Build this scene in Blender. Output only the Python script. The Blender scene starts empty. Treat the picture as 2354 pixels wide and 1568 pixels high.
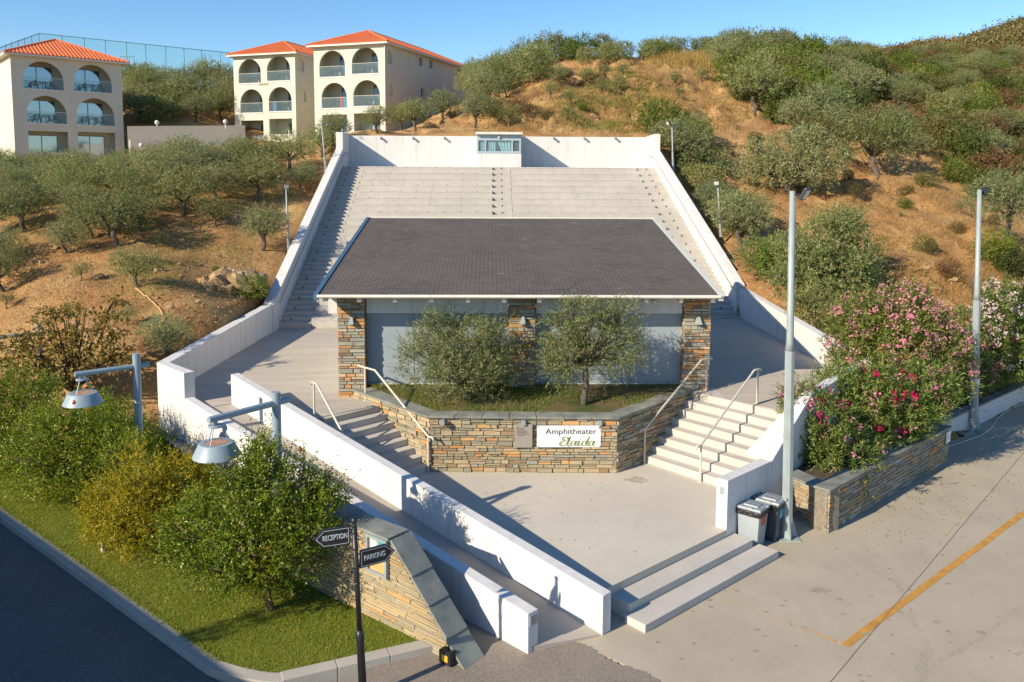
import bpy, bmesh, math, random
import numpy as np
from mathutils import Vector, Matrix, noise
from mathutils.geometry import tessellate_polygon
rnd = random.Random(7)
scene = bpy.context.scene
COL = scene.collection
# ------------------------------------------------------------------ camera
F, CX, CY, CAMH = 1900.0, 1176.5, 598.0, 7.7
IW, IH = 2353.0, 1568.0
PITCH = math.atan((598 - 410) / F)
ROT = Matrix.Rotation(math.radians(-1.45), 3, 'Z') @ Matrix.Rotation(math.pi / 2 - PITCH, 3, 'X') @ Matrix.Rotation(0.005, 3, 'Z')
CAM = Vector((0, 0, CAMH))
cd = bpy.data.cameras.new('camera'); cam = bpy.data.objects.new('camera', cd); COL.objects.link(cam)
cam.matrix_world = Matrix.Translation(CAM) @ ROT.to_4x4()
cd.sensor_width = 36; cd.lens = 36 * F / IW
cd.shift_y = -(784 - CY) / IW; cd.shift_x = 0
cd.clip_start = .3; cd.clip_end = 3000
scene.camera = cam
# survey helpers: a reading of the photograph (2353 px wide) turned into a place on the site
def ray(u, v): return ROT @ Vector(((u - CX) / F, -(v - CY) / F, -1))
def atz(u, v, z): d = ray(u, v); return CAM + d * ((z - CAMH) / d.z)
def aty(u, v, y): d = ray(u, v); return CAM + d * (y / d.y)
def proj(p): q = ROT.transposed() @ (Vector(p) - CAM); return CX + F * q.x / -q.z, CY - F * q.y / -q.z
def on_plane(u, v, A, d):            # vertical plane through A along d -> (s along d, z)
    r = ray(u, v); n = Vector((-d.y, d.x, 0)); t = (A - CAM).dot(n) / r.dot(n); p = CAM + r * t
    return (p - A).dot(d), p.z
# ------------------------------------------------------------------ objects
ORG = {}
def V(*a): return Vector(a)
class MB:
    def __init__(s): s.v = []; s.f = []
    def add(s, vs, fs):
        n = len(s.v); s.v += [tuple(p) for p in vs]; s.f += [tuple(i + n for i in f) for f in fs]; return s
    def quad(s, a, b, c, d): return s.add([a, b, c, d], [(0, 1, 2, 3)])
    def box(s, x0, x1, y0, y1, z0, z1):
        return s.add([(x0,y0,z0),(x1,y0,z0),(x1,y1,z0),(x0,y1,z0),(x0,y0,z1),(x1,y0,z1),(x1,y1,z1),(x0,y1,z1)],
                     [(3,2,1,0),(4,5,6,7),(0,1,5,4),(1,2,6,5),(2,3,7,6),(3,0,4,7)])
    def obox(s, o, d, l0, l1, w0, w1, z0, z1, zt=None):   # box along horizontal direction d, w to its left; zt = other top at l1
        d = Vector((d[0], d[1], 0)).normalized(); n = Vector((-d.y, d.x, 0)); o = Vector((o[0], o[1], 0))
        P = lambda l, w, z: o + d * l + n * w + Vector((0, 0, z))
        zt = z1 if zt is None else zt
        return s.add([P(l0,w0,z0),P(l1,w0,z0),P(l1,w1,z0),P(l0,w1,z0),P(l0,w0,z1),P(l1,w0,zt),P(l1,w1,zt),P(l0,w1,z1)],
                     [(3,2,1,0),(4,5,6,7),(0,1,5,4),(1,2,6,5),(2,3,7,6),(3,0,4,7)])
    def tube(s, pts, r, n=8, cap=True):
        pts = [Vector(p) for p in pts]; rs = r if isinstance(r, (list, tuple)) else [r] * len(pts)
        rings = []; base = len(s.v); up = None
        for i, p in enumerate(pts):
            t = (pts[min(i + 1, len(pts) - 1)] - pts[max(i - 1, 0)]).normalized()
            if up is None: up = t.orthogonal().normalized()
            a = (up - t * up.dot(t)); a = a.normalized() if a.length > 1e-5 else t.orthogonal().normalized(); up = a
            b = t.cross(a)
            for k in range(n):
                th = 2 * math.pi * k / n; s.v.append(tuple(p + (a * math.cos(th) + b * math.sin(th)) * rs[i]))
        for i in range(len(pts) - 1):
            for k in range(n):
                q = base + i * n; s.f.append((q + k, q + (k + 1) % n, q + n + (k + 1) % n, q + n + k))
        if cap:
            s.f.append(tuple(base + k for k in range(n))[::-1]); s.f.append(tuple(base + (len(pts) - 1) * n + k for k in range(n)))
        return s
    def lathe(s, c, prof, n=16):        # prof [(r,z)...] about vertical axis at c
        base = len(s.v); c = Vector(c)
        for r, z in prof:
            for k in range(n):
                th = 2 * math.pi * k / n; s.v.append((c.x + r * math.cos(th), c.y + r * math.sin(th), c.z + z))
        for i in range(len(prof) - 1):
            for k in range(n):
                q = base + i * n; s.f.append((q + k, q + (k + 1) % n, q + n + (k + 1) % n, q + n + k))
        return s
    def prism(s, poly, z0, z1):         # poly 2d ccw; z1 number or function
        n = len(poly); zt = z1 if callable(z1) else (lambda x, y: z1)
        zb = z0 if callable(z0) else (lambda x, y: z0)
        vs = [(p[0], p[1], zb(p[0], p[1])) for p in poly] + [(p[0], p[1], zt(p[0], p[1])) for p in poly]
        fs = [tuple(range(n))[::-1], tuple(range(n, 2 * n))] + [(i, (i + 1) % n, n + (i + 1) % n, n + i) for i in range(n)]
        return s.add(vs, fs)
    def build(s, name, m, parent=None, origin=None, bevel=0, smooth=False):
        me = bpy.data.meshes.new(name)
        if parent is not None: origin = ORG[parent.name]
        elif origin is None:
            a = np.array(s.v); origin = Vector(((a[:,0].min()+a[:,0].max())/2, (a[:,1].min()+a[:,1].max())/2, a[:,2].min()))
        origin = Vector(origin)
        me.from_pydata([(p[0]-origin.x, p[1]-origin.y, p[2]-origin.z) for p in s.v], [], s.f)
        return finish(me, name, m, parent, origin, bevel, smooth)
def finish(me, name, m, parent, origin, bevel=0, smooth=False):
    me.materials.append(m)
    if bevel:
        bm = bmesh.new(); bm.from_mesh(me); bmesh.ops.remove_doubles(bm, verts=bm.verts, dist=1e-5)
        bmesh.ops.recalc_face_normals(bm, faces=bm.faces)
        es = [e for e in bm.edges if len(e.link_faces) == 2 and e.calc_face_angle(0) > .5]
        bmesh.ops.bevel(bm, geom=es, offset=bevel, segments=2, affect='EDGES', profile=.7)
        bm.to_mesh(me); bm.free()
    else:
        bm = bmesh.new(); bm.from_mesh(me); bmesh.ops.recalc_face_normals(bm, faces=bm.faces); bm.to_mesh(me); bm.free()
    if smooth:
        me.polygons.foreach_set('use_smooth', [True] * len(me.polygons))
    o = bpy.data.objects.new(name, me); COL.objects.link(o)
    if parent is not None: o.parent = parent
    else: o.location = origin
    ORG[o.name] = Vector(origin)
    return o
def thing(name, label, cat, loc, group=None):
    o = bpy.data.objects.new(name, None); o.empty_display_size = .3; COL.objects.link(o); o.location = loc
    ORG[o.name] = Vector(loc); return tag(o, label, cat, group)
def tag(o, label, cat, group=None):
    o['label'] = label; o['category'] = cat
    if group: o['group'] = group
    return o
def struct(o, kind='structure'): o['kind'] = kind; return o
def npmesh(name, verts, faces, m, parent=None, origin=(0, 0, 0)):
    me = bpy.data.meshes.new(name); nv = len(verts); nf, k = faces.shape
    me.vertices.add(nv); me.vertices.foreach_set('co', np.ascontiguousarray(verts, dtype=np.float32).ravel())
    me.loops.add(nf * k); me.loops.foreach_set('vertex_index', np.ascontiguousarray(faces, dtype=np.int32).ravel())
    me.polygons.add(nf); me.polygons.foreach_set('loop_start', np.arange(0, nf * k, k, dtype=np.int32))
    me.update(calc_edges=True); me.materials.append(m)
    o = bpy.data.objects.new(name, me); COL.objects.link(o)
    if parent is not None: o.parent = parent; ORG[o.name] = ORG[parent.name]
    else: o.location = origin; ORG[o.name] = Vector(origin)
    return o
def copy_tree(o, parent=None):
    c = o.copy(); COL.objects.link(c); ORG[c.name] = ORG[o.name]
    if parent is not None: c.parent = parent
    for ch in list(o.children): copy_tree(ch, c)
    return c
# ------------------------------------------------------------------ materials
class NT:
    def __init__(s, name):
        s.m = bpy.data.materials.new(name); s.m.use_nodes = True; s.t = s.m.node_tree; s.n = s.t.nodes
        s.b = s.n['Principled BSDF']; s.out = s.n['Material Output']
        s.tc = s.n.new('ShaderNodeTexCoord'); s.geo = s.n.new('ShaderNodeNewGeometry')
    def l(s, a, b): s.t.links.new(a, b)
    def noise(s, scale, detail=4, rough=.55, vec=None, dist=0):
        n = s.n.new('ShaderNodeTexNoise'); n.inputs['Scale'].default_value = scale; n.inputs['Detail'].default_value = detail
        n.inputs['Roughness'].default_value = rough; n.inputs['Distortion'].default_value = dist
        s.l(vec if vec is not None else s.geo.outputs['Position'], n.inputs['Vector']); return n.outputs['Fac']
    def scaled(s, sc, vec=None):
        n = s.n.new('ShaderNodeMapping'); n.inputs['Scale'].default_value = sc
        s.l(vec if vec is not None else s.geo.outputs['Position'], n.inputs['Vector']); return n.outputs['Vector']
    def ramp(s, fac, stops, interp='LINEAR'):
        r = s.n.new('ShaderNodeValToRGB'); r.color_ramp.interpolation = interp
        e = r.color_ramp.elements
        while len(e) < len(stops): e.new(.5)
        for i, (p, c) in enumerate(stops):
            e[i].position = p; e[i].color = (*c, 1) if len(c) == 3 else c
        s.l(fac, r.inputs['Fac']); return r.outputs['Color']
    def mix(s, fac, a, b, mode='MIX'):
        n = s.n.new('ShaderNodeMix'); n.data_type = 'RGBA'; n.blend_type = mode
        for k, x in ((0, fac), (6, a), (7, b)):
            if hasattr(x, 'is_output'): s.l(x, n.inputs[k])
            elif k == 0: n.inputs[0].default_value = x
            else: n.inputs[k].default_value = (*x, 1)
        return n.outputs[2]
    def bump(s, h, strength=.3, dist=.02):
        n = s.n.new('ShaderNodeBump'); n.inputs['Strength'].default_value = strength; n.inputs['Distance'].default_value = dist
        s.l(h, n.inputs['Height']); s.l(n.outputs['Normal'], s.b.inputs['Normal']); return n
    def col(s, c):
        if hasattr(c, 'is_output'): s.l(c, s.b.inputs['Base Color'])
        else: s.b.inputs['Base Color'].default_value = (*c, 1)
    def set(s, **k):
        for a, x in k.items(): s.b.inputs[a.replace('_', ' ')].default_value = x
        return s.m
def plain(name, c, rough=.6, var=.15, scale=6, bump=0, metal=0, spec=.5):
    t = NT(name); f = t.noise(scale, 5)
    d = tuple(x * (1 - var) for x in c); e = tuple(min(1, x * (1 + var)) for x in c)
    t.col(t.ramp(f, [(.3, d), (.7, e)]))
    if bump: t.bump(t.noise(scale * 12, 3), bump, .01)
    t.set(Roughness=rough, Metallic=metal, Specular_IOR_Level=spec); return t.m
def whitewash(name, c=(.64, .632, .62)):
    t = NT(name); a = t.noise(1.3, 5); b = t.noise(9, 6, .65)
    st = t.noise(1, 4, .6, t.scaled((5, 5, .35)))                 # rain streaks
    k = t.ramp(a, [(.3, tuple(x * .95 for x in c)), (.7, c)])
    k = t.mix(t.ramp(st, [(.48, (0, 0, 0)), (.70, (.6, .6, .6))]), k, (c[0] * .76, c[1] * .745, c[2] * .71))
    k = t.mix(t.ramp(b, [(.62, (0, 0, 0)), (.8, (.4, .4, .4))]), k, (c[0] * .86, c[1] * .84, c[2] * .80))
    t.col(k); t.bump(t.noise(40, 4), .25, .006); return t.set(Roughness=.85, Specular_IOR_Level=.25)
def concrete(name, c, streak=(1, 1, 1), dark=.78, cracks=False, stain=None):
    t = NT(name); a = t.noise(.45, 6, .6); b = t.noise(1.2, 6, .65, t.scaled(streak)); g = t.noise(60, 3)
    k = t.ramp(a, [(.3, tuple(x * .9 for x in c)), (.7, tuple(x * 1.06 for x in c))])
    k = t.mix(t.ramp(b, [(.42, (0, 0, 0)), (.72, (.75, .75, .75))]), k, tuple(x * dark for x in c))
    k = t.mix(t.ramp(g, [(.35, (.2, .2, .2)), (.6, (0, 0, 0))]), k, tuple(x * .7 for x in c))
    if stain:
        sp = t.noise(7, 5, .6); k = t.mix(t.ramp(sp, [(.66, (0, 0, 0)), (.74, (.6, .6, .6))]), k, stain)
    t.col(k); t.bump(g, .3, .006); return t.set(Roughness=.85, Specular_IOR_Level=.3)
def leafmat(name, cols, trans=.35, rough=.45, objvar=.25, spec=.4):
    t = NT(name); r = t.ramp(t.geo.outputs['Random Per Island'], [((i + .5) / len(cols), c) for i, c in enumerate(cols)])
    oi = t.n.new('ShaderNodeObjectInfo')
    hs = t.n.new('ShaderNodeHueSaturation')
    mr = t.n.new('ShaderNodeMapRange'); mr.inputs['To Min'].default_value = 1 - objvar; mr.inputs['To Max'].default_value = 1 + objvar
    t.l(oi.outputs['Random'], mr.inputs['Value']); t.l(mr.outputs['Result'], hs.inputs['Value'])
    mh = t.n.new('ShaderNodeMapRange'); mh.inputs['To Min'].default_value = .5 - .02; mh.inputs['To Max'].default_value = .5 + .012
    wn = t.n.new('ShaderNodeTexWhiteNoise'); wn.noise_dimensions = '1D'; t.l(oi.outputs['Random'], wn.inputs['W'])
    t.l(wn.outputs['Value'], mh.inputs['Value']); t.l(mh.outputs['Result'], hs.inputs['Hue'])
    t.l(r, hs.inputs['Color']); t.l(hs.outputs['Color'], t.b.inputs['Base Color'])
    t.set(Roughness=rough, Specular_IOR_Level=spec)
    tr = t.n.new('ShaderNodeBsdfTranslucent'); t.l(hs.outputs['Color'], tr.inputs['Color'])
    mx = t.n.new('ShaderNodeMixShader'); mx.inputs[0].default_value = trans
    t.l(t.b.outputs[0], mx.inputs[1]); t.l(tr.outputs[0], mx.inputs[2]); t.l(mx.outputs[0], t.out.inputs['Surface'])
    return t.m
def stonemat(name, stops):
    t = NT(name); c = t.ramp(t.geo.outputs['Random Per Island'], stops, 'CONSTANT')
    n = t.noise(14, 5, .65); n2 = t.noise(3.2, 3)
    k = t.mix(t.ramp(n, [(.3, (.75, .75, .75)), (.7, (0, 0, 0))]), c, (.14, .12, .09), 'MIX')
    k = t.mix(.3, c, k)
    k = t.mix(t.ramp(n2, [(.55, (0, 0, 0)), (.8, (.5, .5, .5))]), k, (.36, .34, .27))
    k = t.mix(1.0, k, (1.22, 1.2, 1.18), 'MULTIPLY'); t.col(k); t.bump(t.noise(30, 5, .7), .7, .02); return t.set(Roughness=.8, Specular_IOR_Level=.3)
M = {}
M['white'] = whitewash('whitewashed_render')
M['floor'] = concrete('plaza_concrete', (.545, .50, .425), (.5, .5, 1), .86, stain=(.52, .42, .28))
M['terrace'] = concrete('brushed_concrete', (.47, .42, .35), (.35, 2.2, 1), .76)
M['stepc'] = concrete('step_concrete', (.51, .475, .43), (1, 1, 1), .82)
M['seat'] = concrete('seat_concrete', (.455, .43, .39), (2, 2, .4), .80, stain=(.36, .27, .18))
M['carpark'] = concrete('car_park_concrete', (.415, .362, .278), (.7, .5, 1), .80, stain=(.33, .28, .21))
M['kerb'] = concrete('kerb_concrete', (.42, .39, .35), (1, 1, 1), .8)
def asphalt(name, c, spec):
    t = NT(name); g = t.noise(45, 4, .7); a = t.noise(.7, 5)
    k = t.ramp(a, [(.3, tuple(x * .85 for x in c)), (.7, tuple(x * 1.12 for x in c))])
    k = t.mix(t.ramp(g, [(.4, (0, 0, 0)), (.68, (.8, .8, .8))]), k, spec)
    t.col(k); t.bump(g, .6, .012); return t.set(Roughness=.9, Specular_IOR_Level=.25)
M['asphalt'] = asphalt('road_asphalt', (.10, .094, .088), (.22, .205, .19))
M['apron'] = asphalt('old_asphalt', (.19, .16, .13), (.36, .31, .26))
M['metal'] = plain('pale_painted_steel', (.27, .315, .32), .45, .12, 3, spec=.5)
M['lampblue'] = plain('blue_grey_painted_steel', (.245, .315, .365), .45, .08, 3)
M['black'] = plain('black_paint', (.018, .019, .022), .4, .2, 6)
M['panel'] = plain('blue_grey_panel', (.27, .32, .36), .55, .07, 1.2)
M['gutter'] = plain('ivory_gutter', (.62, .585, .515), .5, .08, 3)
M['bluetrim'] = plain('pale_blue_trim', (.34, .42, .47), .45, .06, 3)
M['rail'] = plain('ivory_handrail_paint', (.55, .51, .43), .4, .08, 5)
M['slate'] = plain('slate_capping', (.20, .21, .185), .65, .3, 2.5, .5)
M['stoneA'] = stonemat('warm_schist_masonry', [(0, (.21, .20, .145)), (.16, (.28, .24, .16)), (.34, (.34, .275, .17)), (.5, (.28, .25, .17)), (.62, (.24, .17, .10)), (.72, (.37, .29, .18)), (.87, (.44, .22, .08)), (.92, (.24, .24, .21)), (.96, (.48, .30, .12))])
M['stoneP'] = stonemat('rust_and_grey_schist', [(0, (.235, .235, .20)), (.2, (.37, .19, .075)), (.32, (.28, .26, .21)), (.5, (.42, .24, .105)), (.62, (.32, .21, .12)), (.72, (.29, .29, .25)), (.84, (.44, .35, .24)), (.92, (.17, .13, .095))])
M['stoneT'] = stonemat('tan_cut_schist', [(0, (.30, .245, .155)), (.25, (.35, .27, .15)), (.42, (.24, .225, .155)), (.6, (.37, .29, .17)), (.78, (.28, .24, .165)), (.92, (.42, .24, .09))])
M['mortar'] = plain('mortar', (.20, .17, .13), .9, .25, 12, .5)
M['glass'] = None
def glass(name, c, alpha, rough=.03):
    t = NT(name); t.col(c); t.set(Roughness=rough, Specular_IOR_Level=.8)
    tr = t.n.new('ShaderNodeBsdfTransparent'); tr.inputs['Color'].default_value = (*[min(1, .4 + x * 1.2) for x in c], 1)
    mx = t.n.new('ShaderNodeMixShader'); mx.inputs[0].default_value = alpha
    t.l(tr.outputs[0], mx.inputs[1]); t.l(t.b.outputs[0], mx.inputs[2]); t.l(mx.outputs[0], t.out.inputs['Surface']); return t.m
M['glass'] = glass('balcony_glass', (.32, .42, .44), .2)
M['pane'] = plain('dark_window_glass', (.05, .085, .12), .06, .2, .5, spec=.9)
M['bluepane'] = plain('sky_painted_glass', (.10, .22, .36), .05, .25, .3, spec=1.0)  # blue of the mirrored sky is put into the base colour
M['curtain'] = plain('white_curtain', (.74, .77, .77), .8, .1, 6)
M['deepblue'] = plain('sky_painted_flashing', (.05, .115, .185), .45, .08, 3)  # left verge metal: reflected sky is painted in as deep blue
M['bark'] = plain('grey_bark', (.10, .082, .06), .9, .4, 9, .8)
M['wood'] = plain('brown_bark', (.13, .085, .05), .9, .4, 9, .8)
# ================================================================== built ground
def zt(x, y=0): return 1.81 + .019 * x                    # upper terrace, tilted a little
def sheet(name, poly, z, m, thick=.3):
    b = MB(); b.prism(poly, (lambda x, y: (z(x, y) if callable(z) else z) - thick), z if callable(z) else z)
    return struct(b.build(name, m))
def masonry(b, o, d, L, z0, z1, nrm, rh=(.05, .12), sl=(.14, .48), gap=.011, dep=(.02, .045), r=rnd):
    """individually laid stones over a vertical face; z0/z1 may be functions of the distance along it"""
    f0 = z0 if callable(z0) else (lambda l: z0); f1 = z1 if callable(z1) else (lambda l: z1)
    d = Vector((d[0], d[1], 0)).normalized(); o = Vector((o[0], o[1], 0)); n = Vector((nrm[0], nrm[1], 0)).normalized()
    lo = min(f0(0), f0(L)); hi = max(f1(0), f1(L), f1(L / 2)); z = lo
    while z < hi - .02:
        h = r.uniform(*rh); h = min(h, hi - z)
        l = -r.uniform(0, .1)
        while l < L:
            w = r.uniform(*sl) * (1 if h > .07 else 1.15); a0, a1 = max(l, 0), min(l + w, L)
            for _k in range(24):
                if f1(a0) < max(z, f0(a0)) + .012 and a0 < a1: a0 += .02
                if f1(a1) < max(z, f0(a1)) + .012 and a1 > a0: a1 -= .02
            if a1 - a0 > .05:
                subs = [(z, z + h)] if (h < .09 or r.random() < .7) else [(z, z + h * .5), (z + h * .5, z + h)]
                for za, zb in subs:
                    ta, tb = min(zb, f1(a0)) - gap / 2, min(zb, f1(a1)) - gap / 2
                    ba, bb = max(za, f0(a0)) + gap / 2, max(za, f0(a1)) + gap / 2
                    if min(ta - ba, tb - bb) < .004 or max(ta - ba, tb - bb) < .015: continue
                    p = r.uniform(*dep); e = lambda: r.uniform(-.006, .006); q = gap / 2
                    P = lambda a, zz, k: o + d * a + n * k + Vector((0, 0, zz))
                    c = .006
                    if min(ta - ba, tb - bb) < .03: c, e = .0015, (lambda: 0)
                    vs = [P(a0+q, ba, -.01), P(a1-q, bb, -.01), P(a1-q, tb, -.01), P(a0+q, ta, -.01),
                          P(a0+q+c, ba+c+e()*.5, p+e()), P(a1-q-c, bb+c+e()*.5, p+e()), P(a1-q-c, tb-c+e()*.5, p+e()), P(a0+q+c, ta-c+e()*.5, p+e())]
                    b.add(vs, [(0,1,5,4),(1,2,6,5),(2,3,7,6),(3,0,4,7),(4,5,6,7)])
            l += w
        z += h
# key places on the site
W1a = V(-6.93, 21.80, 0); W1b = atz(1384, 1462, 0)          # ramp parapet, plaza side (ramp-side face)
W2a = V(-9.38, 23.05, 0); W2b = atz(1213, 1505, 0)          # ramp parapet, garden side (outer face)
d1 = (W1b - W1a).normalized(); d2 = (W2b - W2a).normalized(); L1 = (W1b - W1a).length; L2 = (W2b - W2a).length
n1 = V(-d1.y, d1.x, 0); n2 = V(-d2.y, d2.x, 0)
WT = .24
PC = atz(1401, 1349, .45); PE = atz(1668, 1219, .45); dp = (PE - PC); dp.z = 0; LP = dp.length; dp.normalize(); npv = V(dp.y, -dp.x, 0)
SBL = atz(1482, 1063, .45); S3 = V(6.05, 18.1, 0); dS = V(.67, .742, 0).normalized()
XR = 10.3
# ground sheets -----------------------------------------------------
big = MB(); big.add([(-900,-500,-.6),(900,-500,-.6),(900,1500,-.6),(-900,1500,-.6)], [(0,1,2,3)])
struct(big.build('ground', plain('far_dry_earth', (.22, .16, .09), .95, .3, .05)))
A1 = atz(1317, 1475, 0); A2 = atz(1518, 1566, 0)
kA, kB = atz(0, 1200, 0), atz(500, 1568, 0)
struct(MB().prism([(A1.x-.15, A1.y+.15), (A2.x, A2.y), (A2.x+3, A2.y-6), (60, -5), (60, 62), (31, 42.5), (22.3, 32.0), (12.5, 22.8), (11.8, 23.4), (6.4, 18.5), (4.6, 17.0), (2.2, 14.4)], -.3, .004).build('car_park', M['carpark']))
# ragged edge of the old asphalt over the concrete
ap = [(-4.2, 6.5), (6, 4.5), (A2.x+1.2, A2.y-2.2)]
e = []
for i in range(41):
    t = i / 40; p = A2.lerp(A1, t) if True else None
    e.append((p.x + rnd.uniform(-.035, .035) + .06 * math.sin(t * 9), p.y + rnd.uniform(-.035, .035)))
ap += e + [(W2b.x + .35, W2b.y + .35), (W2b.x - .2, W2b.y + .3), (-1.9, 15.2), (-2.0, 11.5), (-4.2, 10.2)]
struct(MB().prism(ap, -.3, .012).build('asphalt_apron', M['apron']))
dk = (kB - kA).normalized(); nk = V(-dk.y, dk.x, 0)            # nk points to the lawn side
r0 = kA - dk * 25; r1 = kB + dk * 9
struct(MB().prism([(r0.x, r0.y), (r0.x - nk.x*14, r0.y - nk.y*14), (r1.x - nk.x*14, r1.y - nk.y*14), (r1.x, r1.y)], -.35, -.01).build('road', M['asphalt']))
# lawn kerbs
kc = atz(560, 1600, 0); ke = atz(1013, 1497, 0)
cpt = kA + dk * ((kc - kA).dot(dk))
b = MB(); l = 0; LK = (cpt - kA).dot(dk) - .9
for k in range(-14, 40):
    a0, a1 = k * 1.0, min(k * 1.0 + .99, LK)
    if a1 - a0 > .1: b.obox(kA, dk, a0, a1, .0, .24, -.3, .115)
p0 = kA + dk * LK; turn = []
for i in range(9):                                            # rounded corner then along the apron
    t = i / 8; q = p0.lerp(p0 + dk * .9, t).lerp((p0 + dk * .9).lerp(ke, .2), t); turn.append(q)
for i in range(8):
    dd = (turn[i+1] - turn[i]); b.obox(turn[i], dd, -.03 if i else -.0, dd.length + .03, 0, .24, -.3, .1151 + .0006 * i)
dd = ke - turn[-1]; n = int(dd.length / 1.0) + 1
for i in range(n): b.obox(turn[-1], dd, dd.length * i / n, dd.length * (i + 1) / n - .008, 0, .24, -.3, .13)
struct(b.build('kerb', M['kerb'], bevel=.015))
# lawn
LAWN = [p0 + nk * .2] + [q + V(0, 0, 0) + (nk * .2).lerp(V(0.05, .22, 0), i / 8) for i, q in enumerate(turn)] + [ke + V(.0, .2, 0), V(-2.2, 14.4, 0), W2b.lerp(W2a, .3), W2b.lerp(W2a, .97) , V(-13, 24.0, 0), V(-19, 25.5, 0), V(-26, 31, 0), kA - dk * 14 + nk * .2]
LAWN = [(p.x, p.y) for p in LAWN]
def inside(x, y, poly):
    c = False; j = len(poly) - 1
    for i in range(len(poly)):
        xi, yi = poly[i][0], poly[i][1]; xj, yj = poly[j][0], poly[j][1]
        if (yi > y) != (yj > y) and x < (xj - xi) * (y - yi) / (yj - yi) + xi: c = not c
        j = i
    return c
t = NT('lawn_turf'); c1 = t.noise(.9, 5, .6); c2 = t.noise(7, 4); c3 = t.noise(90, 3)
k = t.ramp(c1, [(.32, (.13, .20, .02)), (.55, (.19, .24, .03)), (.78, (.30, .27, .06))])
k = t.mix(t.ramp(c2, [(.4, (0, 0, 0)), (.7, (.6, .6, .6))]), k, (.14, .19, .022)); k = t.mix(t.ramp(c3, [(.4, (.5, .5, .5)), (.6, (0, 0, 0))]), k, (.03, .05, .008))
t.col(k); t.bump(c3, .8, .03); M['lawn'] = t.set(Roughness=.9, Specular_IOR_Level=.15)
struct(MB().prism(LAWN, -.3, .10).build('lawn', M['lawn']))
# plaza, ramp, terrace ----------------------------------------------
pl = [(PC.x, PC.y), (PE.x, PE.y), (S3.x, S3.y), (SBL.x + .9, SBL.y + .9), (4.6, 21.5), (-2.6, 21.5)]
q = W1b + n1 * (WT - .05); qq = W1b + n1 * (WT - .05) - d1 * 9.4
pl += [(qq.x, qq.y)] 
q2 = PC + (n1 * -.12); pl += [(q2.x, q2.y)]
sheet('plaza', pl, .45, M['floor'], .6)
def stain_strip(name, pts, w, z, c, parent, op=.5):
    tm = NT(name); f = tm.ramp(tm.noise(5, 6, .75), [(.4, (0, 0, 0)), (.7, (op, op, op))]); tm.col(c); tm.set(Roughness=.9)
    a = tm.n.new('ShaderNodeBsdfTransparent'); mx = tm.n.new('ShaderNodeMixShader'); tm.l(f, mx.inputs[0]); tm.l(a.outputs[0], mx.inputs[1]); tm.l(tm.b.outputs[0], mx.inputs[2]); tm.l(mx.outputs[0], tm.out.inputs['Surface'])
    b = MB(); n = 20
    for p, r in pts: b.add([(p.x + math.cos(6.283 * k / n) * r * (1 + .25 * math.sin(k * 1.7 + r * 9)) * w, p.y + math.sin(6.283 * k / n) * r * (1 + .25 * math.cos(k * 2.3)), z) for k in range(n)], [tuple(range(n))])
    return b.build(name, tm.m, parent)
plz = bpy.data.objects['plaza']
stain_strip('water_stain', [(atz(1462, 1103, .45), .22)], 1.3, .4545, (.42, .30, .15), plz, .8)
def ramp_z(x, y):
    s = max(0, min(1, ((V(x, y, 0) - W1a).dot(d1)) / L1)); return 1.66 * (1 - s) + .02 * s
ra = [W1a + n1 * .05, W2a + d2 * 2.4 + n2 * .1, W2b + n2 * .1 , W1b + n1 * .05]
N = 12; b = MB()
for i in range(N):
    p, q = ra[0].lerp(ra[3], i / N), ra[0].lerp(ra[3], (i + 1) / N); r_, s_ = ra[1].lerp(ra[2], i / N), ra[1].lerp(ra[2], (i + 1) / N)
    quad = [(r_.x, r_.y), (s_.x, s_.y), (q.x, q.y), (p.x, p.y)]
    b.add([(x, y, ramp_z(x, y) - .5) for x, y in quad] + [(x, y, ramp_z(x, y)) for x, y in quad], [(4,5,6,7),(0,1,5,4),(1,2,6,5),(2,3,7,6),(3,0,4,7)])
struct(b.build('ramp', concrete('ramp_concrete', (.40, .36, .31), (.3, .3, 1), .72)))
LST = V(-1.5, 19.97, 0); dL = V(-.69, .724, 0).normalized()     # left flight: foot and direction
tr = .27; LT = LST + dL * (tr * 7)
nL = V(-dL.y, dL.x, 0) * 1.0                                    # to the left of climbing direction
te = [LT + nL * 1.35 + V(-.35,-.3,0), LT - nL * .2, V(-2.9, 22.6, 0), V(5.0, 22.6, 0), SBL + dS * (.3 * 7) + V(-.1, .1, 0), S3 + dS * 2.2 + V(.12, -.12, 0), V(XR, 22.6, 0), V(XR + .15, 34, 0), V(-8.8, 34, 0), W2a + V(.1, .1, 0), W2a + d2 * 2.5 + n2 * .1, W1a + n1 * .05]
sheet('terrace', [(p.x, p.y) for p in te], lambda x, y: zt(x), M['terrace'], .5)
# stairs ---------------------------------------------------------------
st = thing('stairway', 'narrow shaded flight of white steps left of the stone planter wall', 'stairs', (LT.x, LT.y, .45))
hz = (zt(-3) - .45) / 8
for k in range(7):
    p = LST + dL * (tr * k); b = MB()
    wmax = min(((W1a + n1 * .08 - q_).dot(n1)) / nL.dot(n1) for q_ in (p, p + dL * tr * (7 - k)))
    wk = ((W1a + n1 * .08 - p).dot(n1)) / nL.dot(n1); pe = p + dL * tr
    we = ((W1a + n1 * .08 - pe).dot(n1)) / nL.dot(n1); wk = min(wk, we)
    b.obox(p, nL, -.35, wk, -tr * 1.2, 0, .40, .45 + hz * (k + 1))
    b.build('step', M['stepc'], st, bevel=.012)
nS = V(-dS.y, dS.x, 0); sr = (SBL - S3).length; trr = .3
st = thing('stairway', 'wide sunlit flight of white steps right of the stone planter wall', 'stairs', (6.0, 20.0, .45))
hz2 = (zt(6) - .45) / 8
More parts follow.
